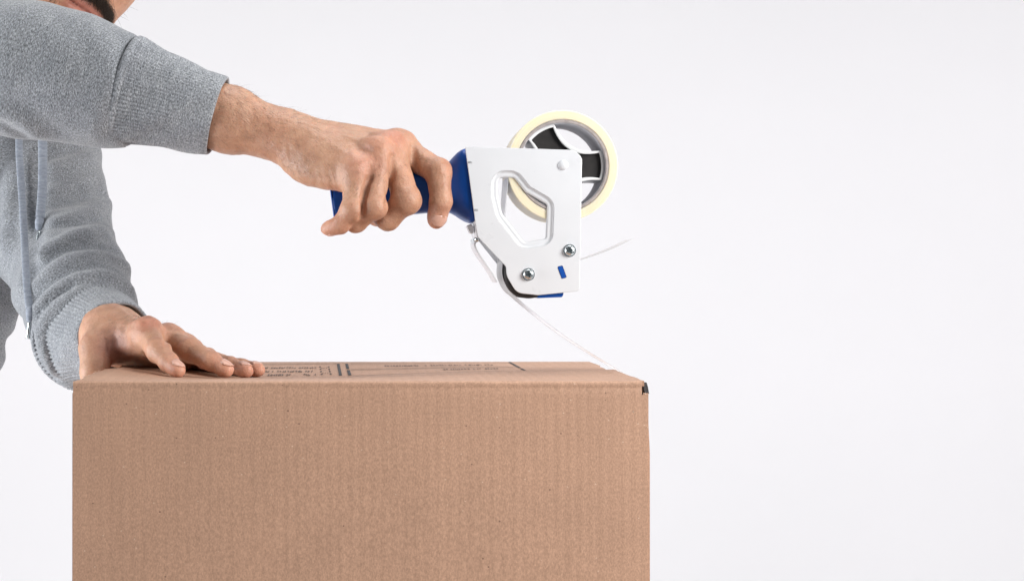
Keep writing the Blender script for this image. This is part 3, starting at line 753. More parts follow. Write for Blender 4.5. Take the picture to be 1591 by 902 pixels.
# plastic tape stop whose thin tongue sticks out at the right
def ribbon(name, path, y0, y1, mat, parent, twist=None, nw=4, jit=0.0):
    v = []; f = []
    for i, p in enumerate(path):
        for k in range(nw+1):
            t = k/nw; y = y0 + (y1-y0)*t; v.append((p[0], y, p[1] + jit*math.sin(i*0.8 + k*2.1)*math.sin(math.pi*t)))
    n = nw+1
    for i in range(len(path)-1):
        for k in range(nw): f.append((i*n+k, i*n+k+1, (i+1)*n+k+1, (i+1)*n+k))
    return mesh_obj(name, v, f, mat, parent, smooth=True)
pth = [Q(*p[:2]) for p in catmull([(886, 405, 0), (905, 403, 0), (930, 395, 0), (958, 384, 0), (986, 370.5, 0)], 5)]
o = ribbon('clear_wiper', pth, YP+0.004, YP+0.047, M['film'], rootd)

#================================================================== tape roll
R0, R1 = S(86.5), S(72.5)
rc_roll = Q(874.8, 257.2)
YR0, YR1 = YP + 0.0035, YP + 0.0515
roll = empty('tape_roll', (rc_roll[0], (YR0+YR1)/2, rc_roll[1]-R0), 'roll of clear yellowish packing tape on the dispenser', 'tape roll')
def annulus(name, ro, ri, y0, y1, mat, parent, bev=0.0004, n=128, loc=None):
    a = np.linspace(0, 2*math.pi, n, endpoint=False)
    pr = [(ro-bev, y0), (ro, y0+bev), (ro, y1-bev), (ro-bev, y1), (ri+bev, y1), (ri, y1-bev), (ri, y0+bev), (ri+bev, y0), (ro-bev, y0)]
    lps = [np.stack([rc_roll[0]+r*np.cos(a), np.full(n, y), rc_roll[1]+r*np.sin(a)], 1) for r, y in pr]
    o = rings(name, lps, mat, parent, True, False, True, loc=loc)
    bm = bmesh.new(); bm.from_mesh(o.data); bmesh.ops.remove_doubles(bm, verts=bm.verts, dist=1e-6); bmesh.ops.recalc_face_normals(bm, faces=bm.faces); bm.to_mesh(o.data); bm.free()
    return autosmooth(o, 40)
annulus('wound_tape', R0, R1, YR0, YR1, M['tape'], roll, loc=(rc_roll[0], YR0, rc_roll[1]))
annulus('paper_core', R1-0.0002, RI, YR0-0.0002, YR1+0.0002, M['core'], roll)
annulus('core_lining', RI+0.0001, RI-0.0004, YR0+0.0004, YR1-0.0004, M['core_in'], roll, 0.0001)
# the tape led from the roll round the roller and down to the box edge
RT = RR + 0.0009
def circ(c, r, a): return np.array([c[0] + r*math.cos(math.radians(a)), c[1] + r*math.sin(math.radians(a))])
end = px_x(953, 0.14)
tape_path = [circ(rc_roll, R0, a) for a in (150, 165, 180, 192)]
pA = tape_path[-1]; pB = circ(rc, RT + 0.0012, 168)
tape_path += [pA*(1-t) + pB*t for t in np.linspace(0.08, 0.94, 12)]
tape_path += [circ(rc, RT + 0.0012*max(0, (200-a)/32), a) for a in range(168, 237, 4)]
pC = tape_path[-1]; pD = np.array([0.1968, 0.3012])
for t in np.linspace(0.04, 1, 26):
    s = pC*(1-t) + pD*t; s = s + np.array([0, -0.004*math.sin(math.pi*t)*(1-t*0.4)]); tape_path.append(s)
tape_path += [np.array([0.1998, 0.2995]), np.array([0.2012, 0.296]), np.array([0.2018, 0.285]), np.array([0.2022, 0.262])]
strip_o = ribbon('tape_strip', tape_path, YR0, YR1, M['film'], roll, nw=6)
for ye_ in (YR0, YR1):                     # the slit edges catch the light
    rings('tape_edge', tube([V(q_[0], ye_, q_[1]) for q_ in tape_path], .00016, 5), M['edge_film'], strip_o)

#================================================================== person
def finger(joints, radii):
    """joints MCP, PIP, DIP, tip (px, py, y)"""
    return [P(*j) for j in joints], radii
class Hand: pass
SKIN = np.array([0.505, 0.283, 0.184])
def make_hand(H):
    """H.fingers: list of (points, radii); H.wrist, H.arm: [(pt, r)...]; H.mcp order index..pinky; H.nd dorsal normal"""
    nd = unit(H.nd)
    def sdf(p):
        # palm
        d = None
        for (pts, r), wr in zip(H.fingers, H.wroots):
            e = rcone(p, wr[0], pts[0] - nd*0.0035, wr[1], r[0]*1.10)
            d = e if d is None else smin(d, e, 0.012)
        for c, ax, rr, k in H.pads: d = smin(d, ell(p, c, ax, rr), k)
        arm = None
        for (a, ra), (b, rb) in zip(H.arm[:-1], H.arm[1:]):
            e = H.armshape(p, a, b, ra, rb); arm = e if arm is None else smin(arm, e, 0.010)
        d = smin(d, arm, 0.018)
        for i in range(3):
            (pa, r_a), (pb, r_b) = H.fingers[i], H.fingers[i+1]; d = smin(d, rcone(p, pa[0], pb[0], r_a[0]*.86, r_b[0]*.86), .008)
        # thumb
        tp, tr = H.thumb
        t = None
        for i in range(len(tp)-1):
            e = rcone(p, tp[i], tp[i+1], tr[i], tr[i+1]); t = e if t is None else smin(t, e, 0.004)
        d = smin(d, t, 0.012)
        # knuckles over the hand's back
        for (pts, r), kb in zip(H.fingers, H.kn):
            d = smin(d, np.sqrt(((p - (pts[0] + nd*kb[0]))**2).sum(1)) - kb[1], 0.009)
        # fingers
        F = None
        for pts, r in H.fingers:
            e = None
            for i in range(3):
                a, b = pts[i], pts[i+1]; s = rcone(p, a, b, r[i], r[i+1])
                e = s if e is None else smin(e, s, 0.0035)
            # fleshy middles and bony joints
            e = smin(e, np.sqrt(((p - pts[1])**2).sum(1)) - r[1]*1.07, 0.003)
            tipdir = unit(pts[3] - pts[2])
            e = smin(e, np.sqrt(((p - (pts[3] - tipdir*0.004))**2).sum(1)) - r[3]*1.05, 0.003)
            d = smin(d, rcone(p, pts[0], pts[0]*0.72 + pts[1]*0.28, r[0]*0.98, r[0]*0.85), 0.010)
            F = e if F is None else smin(F, e, 0.0012)
        d = smin(d, F, 0.0022)
        for pts, depth, w in H.creases:
            if not far_off(p, pts, 3*w): d = d + depth*np.exp(-(seg_dist(p, pts)/w)**2)
        for pts, hgt, w in H.ridges:
            if not far_off(p, pts, 3*w): d = d - hgt*np.exp(-(seg_dist(p, pts)/w)**2)
        d = d + 0.00035*vnoise(p, 160, 3) + 0.0002*vnoise(p, 420, 5)
        return d
    keep = H.creases, H.ridges; H.creases, H.ridges = [], []
    drawn = []
    for pix, depth, w in H.drawn: drawn.append((list(hit(sdf, pix, 0.05)), depth, w))
    H.creases, H.ridges = keep; H.creases += [c for c in drawn if c[1] > 0]; H.ridges += [(a, -b, c) for a, b, c in drawn if b < 0]
    v, F = surface(sdf, H.lo, H.hi, H.h)
    v = laplace(v, F, 2, 0.45)
    col = np.tile(SKIN, (len(v), 1)); pf = v
    def tint(mask, c, amt): 
        nonlocal col
        m = np.clip(mask, 0, 1)[:, None]*amt; col = col*(1-m) + np.array(c)*m
    for i, (pts, r) in enumerate(H.fingers):
        tint(gauss(pf, pts[0] + nd*0.008, 0.012), (0.54, 0.22, 0.15), (0.40, 0.55, 0.42, 0.40)[i])
        tint(gauss(pf, pts[1], 0.0125), (0.50, 0.235, 0.150), 0.5)
        tint(gauss(pf, pts[3], 0.014), (0.62, 0.29, 0.205), 0.65)
        tint(gauss(pf, pts[2], 0.008), (0.52, 0.26, 0.17), 0.35)
    for c, r, cc, a in H.tints: tint(gauss(pf, np.asarray(c), r), cc, a)
    tint(np.clip(vnoise(v, 55, 9)*1.2, 0, 1), (0.60, 0.29, 0.19), 0.28)
    return v, F, np.clip(col, 0, 1)
def round_arm(p, a, b, ra, rb): return rcone(p, a, b, ra, rb)
def nail(pts, r, nd, par, size=1.0, lift=0.0):
    """a curved nail plate set on the back of a fingertip"""
    t = unit(pts[3] - pts[2]); n = unit(nd - t*(nd @ t)); s = np.cross(t, n); R = r[3]*1.05
    L_, W_ = 0.0100*size, 0.92; vv = []; ff = []; nu, nv = 9, 9
    c0 = pts[3] - t*0.0064
    for i in range(nu):
        u = i/(nu-1)
        for j in range(nv):
            w = (j/(nv-1)*2 - 1); wid = W_*(0.80 + 0.22*math.sin(math.pi*min(1, u*0.75 + 0.12))) * (1 - 0.25*max(0, (u-0.8)/0.2)*abs(w)**3)
            a = w*wid; z = u*L_ - (0.0012*w*w if u > 0.5 else -0.001*w*w)
            rr = R + 0.00055 + lift - 0.0026*max(0, u-0.45)**1.5
            vv.append(c0 + t*(z) + (n*math.cos(a)*1.0 + s*math.sin(a))*rr)
    for i in range(nu-1):
        for j in range(nv-1): ff.append((i*nv+j, i*nv+j+1, (i+1)*nv+j+1, (i+1)*nv+j))
    o = mesh_obj('fingernail', vv, ff, M['nail'], par, smooth=True)
    m = o.modifiers.new('thick', 'SOLIDIFY'); m.thickness = 0.0007; m.offset = 0
    return o

# ---- right hand, round the handle
RH = Hand()
RH.fingers = [finger([(620, 231, .147), (681, 267, .121), (685.5, 313, .1145), (678, 342, .119)], (.0122, .0095, .0083, .0069)),
              finger([(606, 233, .127), (632, 311, .109), (602, 340, .117), (582, 334, .137)], (.0108, .0101, .0088, .0070)),
              finger([(588, 240, .114), (582.5, 321, .1000), (552, 345, .110), (542, 336, .130)], (.0098, .0087, .0079, .0066)),
              finger([(554, 264, .108), (547, 326, .0990), (529, 349, .1025), (509, 355.5, .107)], (.0090, .0081, .0068, .0053))]
W = P(440, 214, .142)
e1 = unit(P(600, 228, .125) - W); RH.nd = V(0.06, -0.62, 0.78)
eR2 = unit(np.cross(RH.nd, e1)); RH.nd = unit(np.cross(e1, eR2)); nd = RH.nd
if eR2[1] < 0: eR2 = -eR2                                     # towards the index side (away from the camera)
RH.wroots = [(W + eR2*.010 + e1*.006, .0118), (W + eR2*.004 + e1*.006, .0128), (W - eR2*.004 + e1*.006, .0128), (W - eR2*.008 + e1*.018, .0118)]
AX = np.array([e1, eR2, nd])
RH.pads = [(P(535, 240, .132) - nd*.006, AX, (.040, .034, .0135), .016),
           (P(490, 252, .126) - nd*.003, AX, (.023, .013, .0140), .012),      # heel of the hand on the little-finger side
           (P(496, 232, .165) - nd*.004, AX, (.030, .015, .015), .018),      # ball of the thumb, far side
           ]
RH.kn = [(.0028, .0092), (.0040, .0096), (.0042, .0088), (.0022, .0078)]
RH.thumb = ([P(478, 216, .166), P(545, 238, .176), P(607, 268, .1745), P(648, 284, .166)], (.0145, .0128, .0112, .0085))
RH.arm = [(P(300, 170, .150), .0275), (P(360, 187, .147), .0245), (P(412, 203.5, .144), .0184), (P(446, 214.5, .141), .0152)]
RH.armshape = round_arm
def on(px, py, y): return P(px, py, y)
RH.creases = []
RH.ridges = []
def crease(H, pts, depth=.0007, w=.0011): H.creases.append(([np.asarray(a) for a in pts], depth, w))
def ridge(H, pts, h=.0008, w=.003): H.ridges.append(([np.asarray(a) for a in pts], h, w))
# skin folds drawn on the surface facing the camera: wrist, heel of the hand, between the fingers
RH.drawn = [([(432, 205), (437, 222), (439, 238)], 0.00028, .0022), ([(449, 226), (452, 242), (455, 258), (460, 272)], 0.00039, .0022), ([(459, 240), (463, 258), (470, 274), (477, 283)], 0.00044, .0022),
            ([(470, 256), (478, 272), (484, 284)], 0.00028, .0022), ([(486, 264), (491, 276), (494, 286)], 0.00033, .0022), ([(499, 268), (502, 279), (505, 288)], 0.00039, .0022), ([(511, 270), (515, 281), (518, 291)], 0.00039, .0022),
            ([(522, 276), (525, 285), (526, 295)], 0.00039, .0022), ([(534, 282), (533, 291), (530, 300)], 0.00033, .0022), ([(541, 288), (537, 297), (533, 305)], 0.00028, .0022),
            ([(573, 280), (569, 296), (565, 315), (561, 338)], .0044, .0021), ([(610, 244), (608, 268), (605, 292), (601, 318)], .0044, .0022), ([(641, 230), (644, 248), (648, 264)], .0026, .0024),
            ([(573, 262), (575, 275)], .0012, .0035), ([(606, 228), (610, 246)], .0010, .0035), ([(588, 300), (577, 306)], .0004, .0010), ([(590, 304), (576, 311)], .0004, .0010),
            ([(540, 303), (553, 308)], .0004, .0009), ([(538, 308), (551, 313)], .0004, .0009), ([(580, 226), (560, 218), (530, 208)], -.0006, .0030), ([(600, 214), (570, 203), (530, 196)], -.0005, .0028),
            ([(560, 238), (572, 232), (582, 222)], .0010, .0050), ([(545, 246), (556, 240)], .0006, .004)]
# finger joints: fine lines over the back of the middle joints
def joint_lines(H, pts, r, nrm, n=3, sp=.0030, depth=.00050):
    t = unit(pts[2] - pts[0]); nn = unit(nrm - t*(nrm @ t)); s = np.cross(t, nn)
    for k in range(n):
        c = pts[1] + t*((k-(n-1)/2)*sp) + nn*r[1]*0.95
        crease(H, [c - s*r[1]*0.7 - nn*r[1]*.3, c, c + s*r[1]*0.7 - nn*r[1]*.3], depth, .0010)
for i, (pts, r) in enumerate(RH.fingers):
    mid = pts[1] - (pts[0] + pts[2])/2
    joint_lines(RH, pts, r, unit(mid) + V(0, -0.8, 0))
    t = unit(pts[3] - pts[1])
    for sgn in (-0.0012, 0.0014): crease(RH, [pts[2] + t*sgn + V(-.006, -r[2]*.75, 0), pts[2] + t*sgn + V(0, -r[2], 0), pts[2] + t*sgn + V(.006, -r[2]*.75, 0)], .0004, .0010)
# tendons over the back of the hand
for i, (pts, r) in enumerate(RH.fingers):
    w0 = W + e1*.022 + eR2*(.010, .004, -.003, -.009)[i]
    ridge(RH, [w0 + nd*.0165, (w0 + pts[0])/2 + nd*.0150, pts[0] + nd*.0125], (.0006, .0009, .0010, .0005)[i], .0030)
# hollows between the knuckles
for i in range(3):
    a, b = RH.fingers[i][0][0], RH.fingers[i+1][0][0]; m = (a + b)/2
    crease(RH, [m + nd*.011 - e1*.006, m + nd*.009 + e1*.006], .0016, .0042)
RH.tints = [(P(612, 216, .118), .010, (0.54, 0.20, 0.14), .5), (P(566, 256, .097), .014, (0.58, 0.25, 0.18), .5),
            (P(470, 215, .125), .05, (0.47, 0.265, 0.17), .6), (P(500, 280, .10), .025, (0.62, 0.37, 0.25), .5), (P(380, 180, .12), .04, (0.52, 0.295, 0.19), .5)]
RH.lo = P(318, 385, .07); RH.hi = P(716, 140, .07); RH.lo = V(min(P(318, 0, .2)[0], RH.lo[0]), .078, P(0, 372, .1)[2]); RH.hi = V(P(716, 0, .14)[0], .196, P(0, 120, .15)[2])
RH.h = 0.0011
vR, fR, cR = make_hand(RH)

# ---- left hand, pressing on the flaps
LH = Hand()
LH.fingers = [finger([(229, 519, .150), (246, 544, .112), (263, 563, .094), (276.5, 575.5, .084)], (.0106, .0088, .0072, .0056)),
              finger([(263, 531, .163), (297, 544, .124), (329, 561, .104), (352, 574.5, .096)], (.0102, .0086, .0072, .0056)),
              finger([(284, 544, .188), (322, 557, .162), (356, 567, .143), (383, 575.5, .127)], (.0092, .0078, .0067, .0054)),
              finger([(288, 555, .208), (336, 564, .180), (375, 569, .159), (402, 574, .146)], (.0084, .0072, .0062, .0052))]
WL = P(176, 519, .216)
eL1 = unit(P(262, 516, .148) - WL); upv = V(-.05, 0.25, 1.0); eL2 = unit(np.cross(eL1, upv)); LH.nd = unit(np.cross(eL2, eL1))
if LH.nd[2] < 0: LH.nd = -LH.nd
ndL = LH.nd
toP = unit(LH.fingers[3][0][0] - LH.fingers[0][0][0]); toP = unit(toP - eL1*(toP @ eL1))   # towards the little finger
LH.wroots = [(WL - toP*.012, .0165), (WL - toP*.003, .0165), (WL + toP*.006, .016), (WL + toP*.014, .015)]
AXL = np.array([eL1, toP, ndL])
LH.pads = [((WL + LH.fingers[1][0][0] + LH.fingers[2][0][0])/3 - ndL*.004, AXL, (.036, .032, .0115), .016),
           (P(168, 530, .190), AXL, (.024, .012, .016), .018),
           ((WL + LH.fingers[3][0][0])/2 - ndL*.004, AXL, (.030, .013, .014), .016)]
LH.kn = [(.0020, .0086), (.0012, .0084), (.0020, .0080), (.0016, .0072)]
LH.thumb = ([P(166, 522, .196), P(149, 541, .168), P(147, 578, .152), P(146, 609, .146)], (.0165, .0130, .0112, .0090))
LH.arm = [(P(110, 470, .33), .028), (P(150, 503, .258), .0245), (P(176, 519, .214), .0205)]
LH.armshape = round_arm
LH.creases = []; LH.ridges = []
for i, (pts, r) in enumerate(LH.fingers):
    joint_lines(LH, pts, r, ndL + V(0, -0.4, 0), 3, .0028, .0005)
    t = unit(pts[3] - pts[1]); s = unit(np.cross(t, ndL))
    for sgn in (-0.0012, 0.0014): crease(LH, [pts[2] + t*sgn + ndL*r[2]*.8 - s*.005, pts[2] + t*sgn + ndL*r[2], pts[2] + t*sgn + ndL*r[2]*.8 + s*.005], .0004, .0010)
    w0 = WL + eL1*.02 + toP*(-.009, -.003, .004, .009)[i]
    ridge(LH, [w0 + ndL*.0170, (w0 + pts[0])/2 + ndL*.0155, pts[0] + ndL*.0130], (.0009, .0009, .0008, .0005)[i], .0030)
for i in range(3):
    a, b = LH.fingers[i][0][0], LH.fingers[i+1][0][0]; m = (a + b)/2
    crease(LH, [m + ndL*.011 - eL1*.006, m + ndL*.008 + eL1*.008], .0020, .0042)
LH.drawn = [([(164, 528), (165, 545), (165, 566)], .0016, .0014), ([(168, 512), (176, 520), (182, 531)], .0004, .004),
            ([(256, 520), (258, 534), (264, 548)], .0018, .0030), ([(238, 528), (250, 533)], .0004, .001), ([(236, 533), (250, 539)], .0005, .001), ([(294, 531), (286, 540)], .0005, .001), ([(299, 533), (290, 544)], .0005, .001),
            ([(220, 500), (200, 503), (185, 500)], -.0005, .003)]
LH.tints = [(P(172, 545, .16), .012, (0.40, 0.19, 0.155), .7), (P(188, 540, .16), .016, (0.36, 0.16, 0.13), .6), (P(229, 503, .14), .011, (0.50, 0.16, 0.11), .5)]
LH.lo = V(P(96, 0, .34)[0], .066, P(0, 622, .146)[2]); LH.hi = V(P(420, 0, .10)[0], .345, P(0, 440, .34)[2])
LH.h = 0.0012
vL, fL, cL = make_hand(LH)

# ---- head and neck (mouth at the origin of its own frame: L = own left, U = up, F = forward)
HO = P(130, 16, .33)
hF = unit(V(0.64, -0.71, -0.30)); hL = V(0.70, 0.60, -0.48); hL = unit(hL - hF*(hL @ hF)); hU = np.cross(hF, hL)
if hU[2] < 0: hU = -hU
HB = np.array([hL, hU, hF]); I3 = np.eye(3)
def to_head(p): return (p - HO.astype(np.float32)) @ HB.T.astype(np.float32)
def from_head(q): return HO + np.asarray(q) @ HB
def head_q(q):
    E = lambda c, r: ell(q, np.array(c), I3, r)
    d = E((0, .085, -.088), (.074, .092, .096))
    d = smin(d, E((0, .055, -.050), (.050, .075, .055)), .03)
    d = smin(d, E((0, -.010, -.048), (.040, .045, .050)), .025)               # jaw
    d = smin(d, E((0, -.040, -.022), (.022, .018, .022)), .022)               # chin
    for s in (-1, 1):
        d = smin(d, E((s*.028, .032, -.030), (.019, .024, .022)), .02)        # cheeks
        d = smin(d, E((s*.031, -.012, -.045), (.016, .030, .032)), .02)
        d = smin(d, E((s*.0115, .0275, -.004), (.0075, .0065, .010)), .006)   # nose wings
        d = smin(d, E((s*.018, .083, -.018), (.022, .009, .012)), .012)       # brow
        d = smax(d, -E((s*.031, .068, -.008), (.014, .009, .010)), .010)      # eye sockets
        d = smin(d, E((s*.031, .068, -.022), (.0125, .0125, .0125)), .003)    # eyes
        d = smin(d, E((s*.078, .050, -.088), (.007, .031, .018)), .008)       # ears
        d = smax(d, -E((s*.0065, .0225, .001), (.0036, .0030, .005)), .002)   # nostrils
    d = smin(d, rcone(q, np.array((0, .072, -.008)), np.array((0, .033, .013)), .0075, .0095), .010)   # nose
    d = smin(d, E((0, .010, -.012), (.026, .016, .014)), .012)                # muzzle under the moustache
    d = smin(d, E((0, .0052, -.0015), (.021, .0052, .0065)), .004)            # upper lip
    d = smin(d, E((0, -.0065, -.0020), (.019, .0062, .0070)), .004)           # lower lip
    w = np.exp(-((q[:, 1] + 0.0004 + 0.6*q[:, 0]**2/0.02*0.05)/.0012)**2)*np.clip(1 - (np.abs(q[:, 0])/.026)**4, 0, 1)*np.clip((q[:, 2] + .018)/.01, 0, 1)
    d = d + .0028*w
    return d
NB = P(-10, 110, .43)
def head_sdf(p):
    sv = list(CH)
    if sv: CH[:] = [(to_head(sv[0][0][None])[0], sv[0][1])]
    d = head_q(to_head(p)); CH[:] = sv
    d = smin(d, rcone(p, from_head((0, -.005, -.092)), NB, .052, .060), .02)
    return d + .0003*vnoise(p, 260, 4)
cs = [from_head((a, b, c)) for a in (-.09, .09) for b in (-.07, .185) for c in (-.19, .03)]
lo = np.min(cs + [NB - .07], 0) - .01; hi = np.max(cs, 0) + .01
vH, fH = surface(head_sdf, lo, hi, 0.0016); vH = laplace(vH, fH, 1, .4)
qH = to_head(vH.astype(np.float32)); cH = np.tile(SKIN*np.array([1.08, 1.0, .95]), (len(vH), 1))
lipm = np.clip(1.3*np.exp(-((qH[:, 0]/.0215)**4)) * np.exp(-(((qH[:, 1] + .0008)/.0088)**4)), 0, 1)*(qH[:, 2] > -.012)
cH = cH*(1 - .7*lipm[:, None]) + np.array((0.46, 0.155, 0.125))*.7*lipm[:, None]
dk = np.exp(-((qH[:, 1] + 0.0004)/.0013)**2)*np.clip(1 - (np.abs(qH[:, 0])/.025)**4, 0, 1)*(qH[:, 2] > -.02)
cH = cH*(1 - .5*dk[:, None]) + np.array((0.16, 0.05, 0.04))*.5*dk[:, None]

# ---- rest of the body under the clothes (coarse), one mesh with head and hands
SHR, ELR, WRR = P(-150, 20, .40), P(-130, 105, .20), P(330, 178, .149)
SHL, ELL, WRL = P(45, 90, .50), P(82, 385, .395), P(120, 478, .315)
HIP = P(-420, 780, .60); CHE = P(-85, 170, .47)
def body_sdf(p):
    d = rcone(p, CHE, HIP, .085, .085)
    d = smin(d, rcone(p, SHR, SHL, .05, .05), .03)
    for a, b, ra, rb in ((SHR, ELR, .042, .034), (ELR, P(310, 172, .150), .034, .026), (SHL, ELL, .040, .030), (ELL, P(125, 482, .305), .030, .025), (NB, CHE, .055, .07)):
        d = smin(d, rcone(p, a, b, ra, rb), .02)
    hx = V(.09, .05, 0)
    for s in (-1, 1):
        d = smin(d, rcone(p, HIP + hx*s, V(HIP[0] - .02, HIP[1] + .02, -.30) + hx*s, .075, .05), .03)
        d = smin(d, rcone(p, V(HIP[0] - .02, HIP[1] + .02, -.30) + hx*s, V(HIP[0] - .02, HIP[1] + .05, FZ + .06) + hx*s, .05, .035), .02)
        d = smin(d, rcone(p, V(HIP[0] - .02, HIP[1] + .05, FZ + .04) + hx*s, V(HIP[0] + .06, HIP[1] - .08, FZ + .035) + hx*s, .038, .03), .02)
    return d
vB, fB = surface(body_sdf, V(-.82, .08, FZ - .01), V(-.08, .78, .62), 0.011)
vv = np.vstack([vB, vR, vL, vH]); o1 = len(vB); o2 = o1 + len(vR); o3 = o2 + len(vL)
ff = np.vstack([fB, fR + o1, fL + o2, fH + o3]); cc = np.vstack([np.tile(SKIN, (len(vB), 1)), cR, cL, cH])
person = mesh_obj('person', vv, ff, M['skin'], None, loc=(HIP[0], HIP[1], FZ), smooth=True)
set_attr(person, 'tint', cc)
person['label'] = 'person in grey hoodie taping the box, one hand on the box, one holding the dispenser'; person['category'] = 'person'
# nails
for i, (pts, r) in enumerate(RH.fingers):
    nn = [V(.35, -1, -.25), V(-.5, -.3, -1), V(-.5, -.3, -1), V(-.1, .35, -1)][i]; nail(pts, r, nn, person, .95 if i < 3 else .8)
for i, (pts, r) in enumerate(LH.fingers): nail(pts, r, ndL + V(.25, -.15, .2), person, (1.0, 1.0, .9, .75)[i])
tp, tr = RH.thumb; nail([None, None, tp[2], tp[3]], (0, 0, 0, tr[3]), V(0, 1, .3), person, 1.25)
tp, tr = LH.thumb; nail([None, None, tp[2], tp[3]], (0, 0, 0, tr[3]), V(-1, -.2, 0), person, 1.25)

# ---- hair: thin tapered strands rooted on the skin
def strands(name, roots, dirs, lens, r0, mat, par, curl=.25, label=None, seg=4):
    n = len(roots); v = np.zeros((n, seg+1, 3, 3)); pos = roots.copy(); d = dirs.copy()
    side = np.cross(d, rng.normal(0, 1, (n, 3))); side /= np.linalg.norm(side, axis=1)[:, None] + 1e-9
    bend = rng.normal(0, curl, (n, 3))
    for k in range(seg+1):
        rr = r0*(1 - .8*k/seg); s2 = np.cross(d, side)
        for j in range(3):
            a = 2*math.pi*j/3; v[:, k, j] = pos + rr*(math.cos(a)*side + math.sin(a)*s2)
        pos = pos + d*(lens[:, None]/seg); d = d + bend/seg; d /= np.linalg.norm(d, axis=1)[:, None]
    F = []
    base = (np.arange(n)*(seg+1)*3)[:, None]
    for k in range(seg):
        for j in range(3):
            j2 = (j+1) % 3; F.append(np.concatenate([base + k*3+j, base + k*3+j2, base + (k+1)*3+j2, base + (k+1)*3+j], 1))
    o = mesh_obj(name, v.reshape(-1, 3), np.concatenate(F), mat, par, smooth=True); o['kind'] = 'stuff'
    if label: o['label'] = label
    return o
nR = vnormals(vR, fR)
# arm hair on the outside of the right forearm and back of the hand
def scatter(v, nrm, w, n):
    w = np.clip(w, 0, None); i = rng.choice(len(v), n, p=w/w.sum()); return v[i] + rng.normal(0, .0003, (n, 3)), nrm[i]
axp_ = (vR - P(430, 208, .142)) @ e1
dors = np.clip(nR @ unit(V(0, -.85, .5)), 0, 1)
wgt = dors*np.exp(-((axp_ - .0)/.045)**2)*np.exp(-np.clip(axp_ - .045, 0, 1)**2/.0003) + dors*np.exp(-((axp_ + .05)/.03)**2)*1.0
rt, rn = scatter(vR, nR, wgt*(vR[:, 0] > P(322, 0, .15)[0]), 1000)
dd = e1*.75 + V(0, -.1, -.55) + rn*.14 + rng.normal(0, .3, rt.shape); dd /= np.linalg.norm(dd, axis=1)[:, None]
strands('arm_hair', rt, dd, rng.uniform(.005, .012, len(rt)), .000045, M['armhair'], person, .6)
wk = np.zeros(len(vR))
for pts, r in RH.fingers: wk += gauss(vR, pts[0]*.45 + pts[1]*.55 + V(0, -.006, .002), .009)
rt, rn = scatter(vR, nR, wk*np.clip(-nR[:, 1], 0, 1), 160)
dd = V(-.3, -.1, -.8) + rn*.4 + rng.normal(0, .3, rt.shape); dd /= np.linalg.norm(dd, axis=1)[:, None]
strands('arm_hair', rt, dd, rng.uniform(.003, .006, len(rt)), .00005, M['armhair'], person, .5)
nLv = vnormals(vL, fL)
rt, rn = scatter(vL, nLv, gauss(vL, P(205, 522, .165), .022)*np.clip(-nLv[:, 1] + .4*nLv[:, 2], 0, 1), 260)
dd = eL1*.6 + toP*.6 + rn*.4 + rng.normal(0, .25, rt.shape); dd /= np.linalg.norm(dd, axis=1)[:, None]
strands('arm_hair', rt, dd, rng.uniform(.004, .008, len(rt)), .00005, M['armhair'], person, .5)
# moustache, beard, hair
nH = vnormals(vH, fH); l_, u_, f_ = qH[:, 0], qH[:, 1], qH[:, 2]; al = np.abs(l_)
face = f_ > -.05
mus = np.exp(-((u_ - (.0155 - 7*al**2))/.0042)**2)*(al < .031)*face*(u_ > .0075 - 5*al**2)
cor = np.exp(-((al - .0290)/.0046)**2)*np.clip(1 - np.abs(u_ + .006)/.020, 0, 1)*face
chin = np.clip((-.021 - u_)/.006, 0, 1)*(u_ > -.075)*(f_ > -.085) + np.clip((al - .042)/.01, 0, 1)*(u_ < .0)*(u_ > -.06)*(f_ > -.10)*.5 + .9*np.exp(-((al)/.008)**2)*np.exp(-((u_ + .018)/.006)**2)*face
nrm_ = lambda a: a/np.linalg.norm(a, axis=1)[:, None]
rt, rn = scatter(vH, nH, mus, 3200); ql = to_head(rt.astype(np.float32))[:, 0]
dd = nrm_((-.75*hU) + np.sign(ql)[:, None]*hL*(.15 + 14*np.abs(ql))[:, None] + rn*.45 + rng.normal(0, .18, rt.shape))
strands('moustache', rt, dd, rng.uniform(.005, .009, len(rt)), .00012, M['hair'], person, .3, 'dark brown moustache above the mouth')
rt, rn = scatter(vH, nH, cor + chin*.8, 4200); 
dd = nrm_(-.9*hU + rn*.4 + rng.normal(0, .2, rt.shape))
strands('beard', rt, dd, rng.uniform(.004, .009, len(rt)), .00012, M['hair'], person, .3, 'short dark brown beard round the mouth')
hm = ((u_ > .115) | ((f_ < -.085) & (u_ > .03))) & (al < .085)
rt, rn = scatter(vH, nH, hm.astype(float), 6000); dd = nrm_(rn*.6 - hF*.5 + .2*hU + rng.normal(0, .2, rt.shape))
strands('head_hair', rt, dd, rng.uniform(.015, .03, len(rt)), .0002, M['hair'], person, .5, 'short dark brown hair')
br = np.exp(-((u_ - .088)/.004)**2)*(al > .012)*(al < .048)*(f_ > -.03)
rt, rn = scatter(vH, nH, br, 500); dd = nrm_(rn*.4 + np.sign(to_head(rt.astype(np.float32))[:, :1])*hL + rng.normal(0, .2, rt.shape))
strands('eyebrow', rt, dd, rng.uniform(.005, .009, len(rt)), .00015, M['hair'], person, .2)
vp = []; 
for s in (-1, 1):
    a = np.linspace(0, 2*math.pi, 14, endpoint=False); c = from_head((s*.031, .068, -.0096)); 
    mesh_obj('iris', [c + .0052*(math.cos(t)*hL + math.sin(t)*hU) for t in a] + [c + hF*.0012], [(i, (i+1) % 14, 14) for i in range(14)], M['hair'], person)

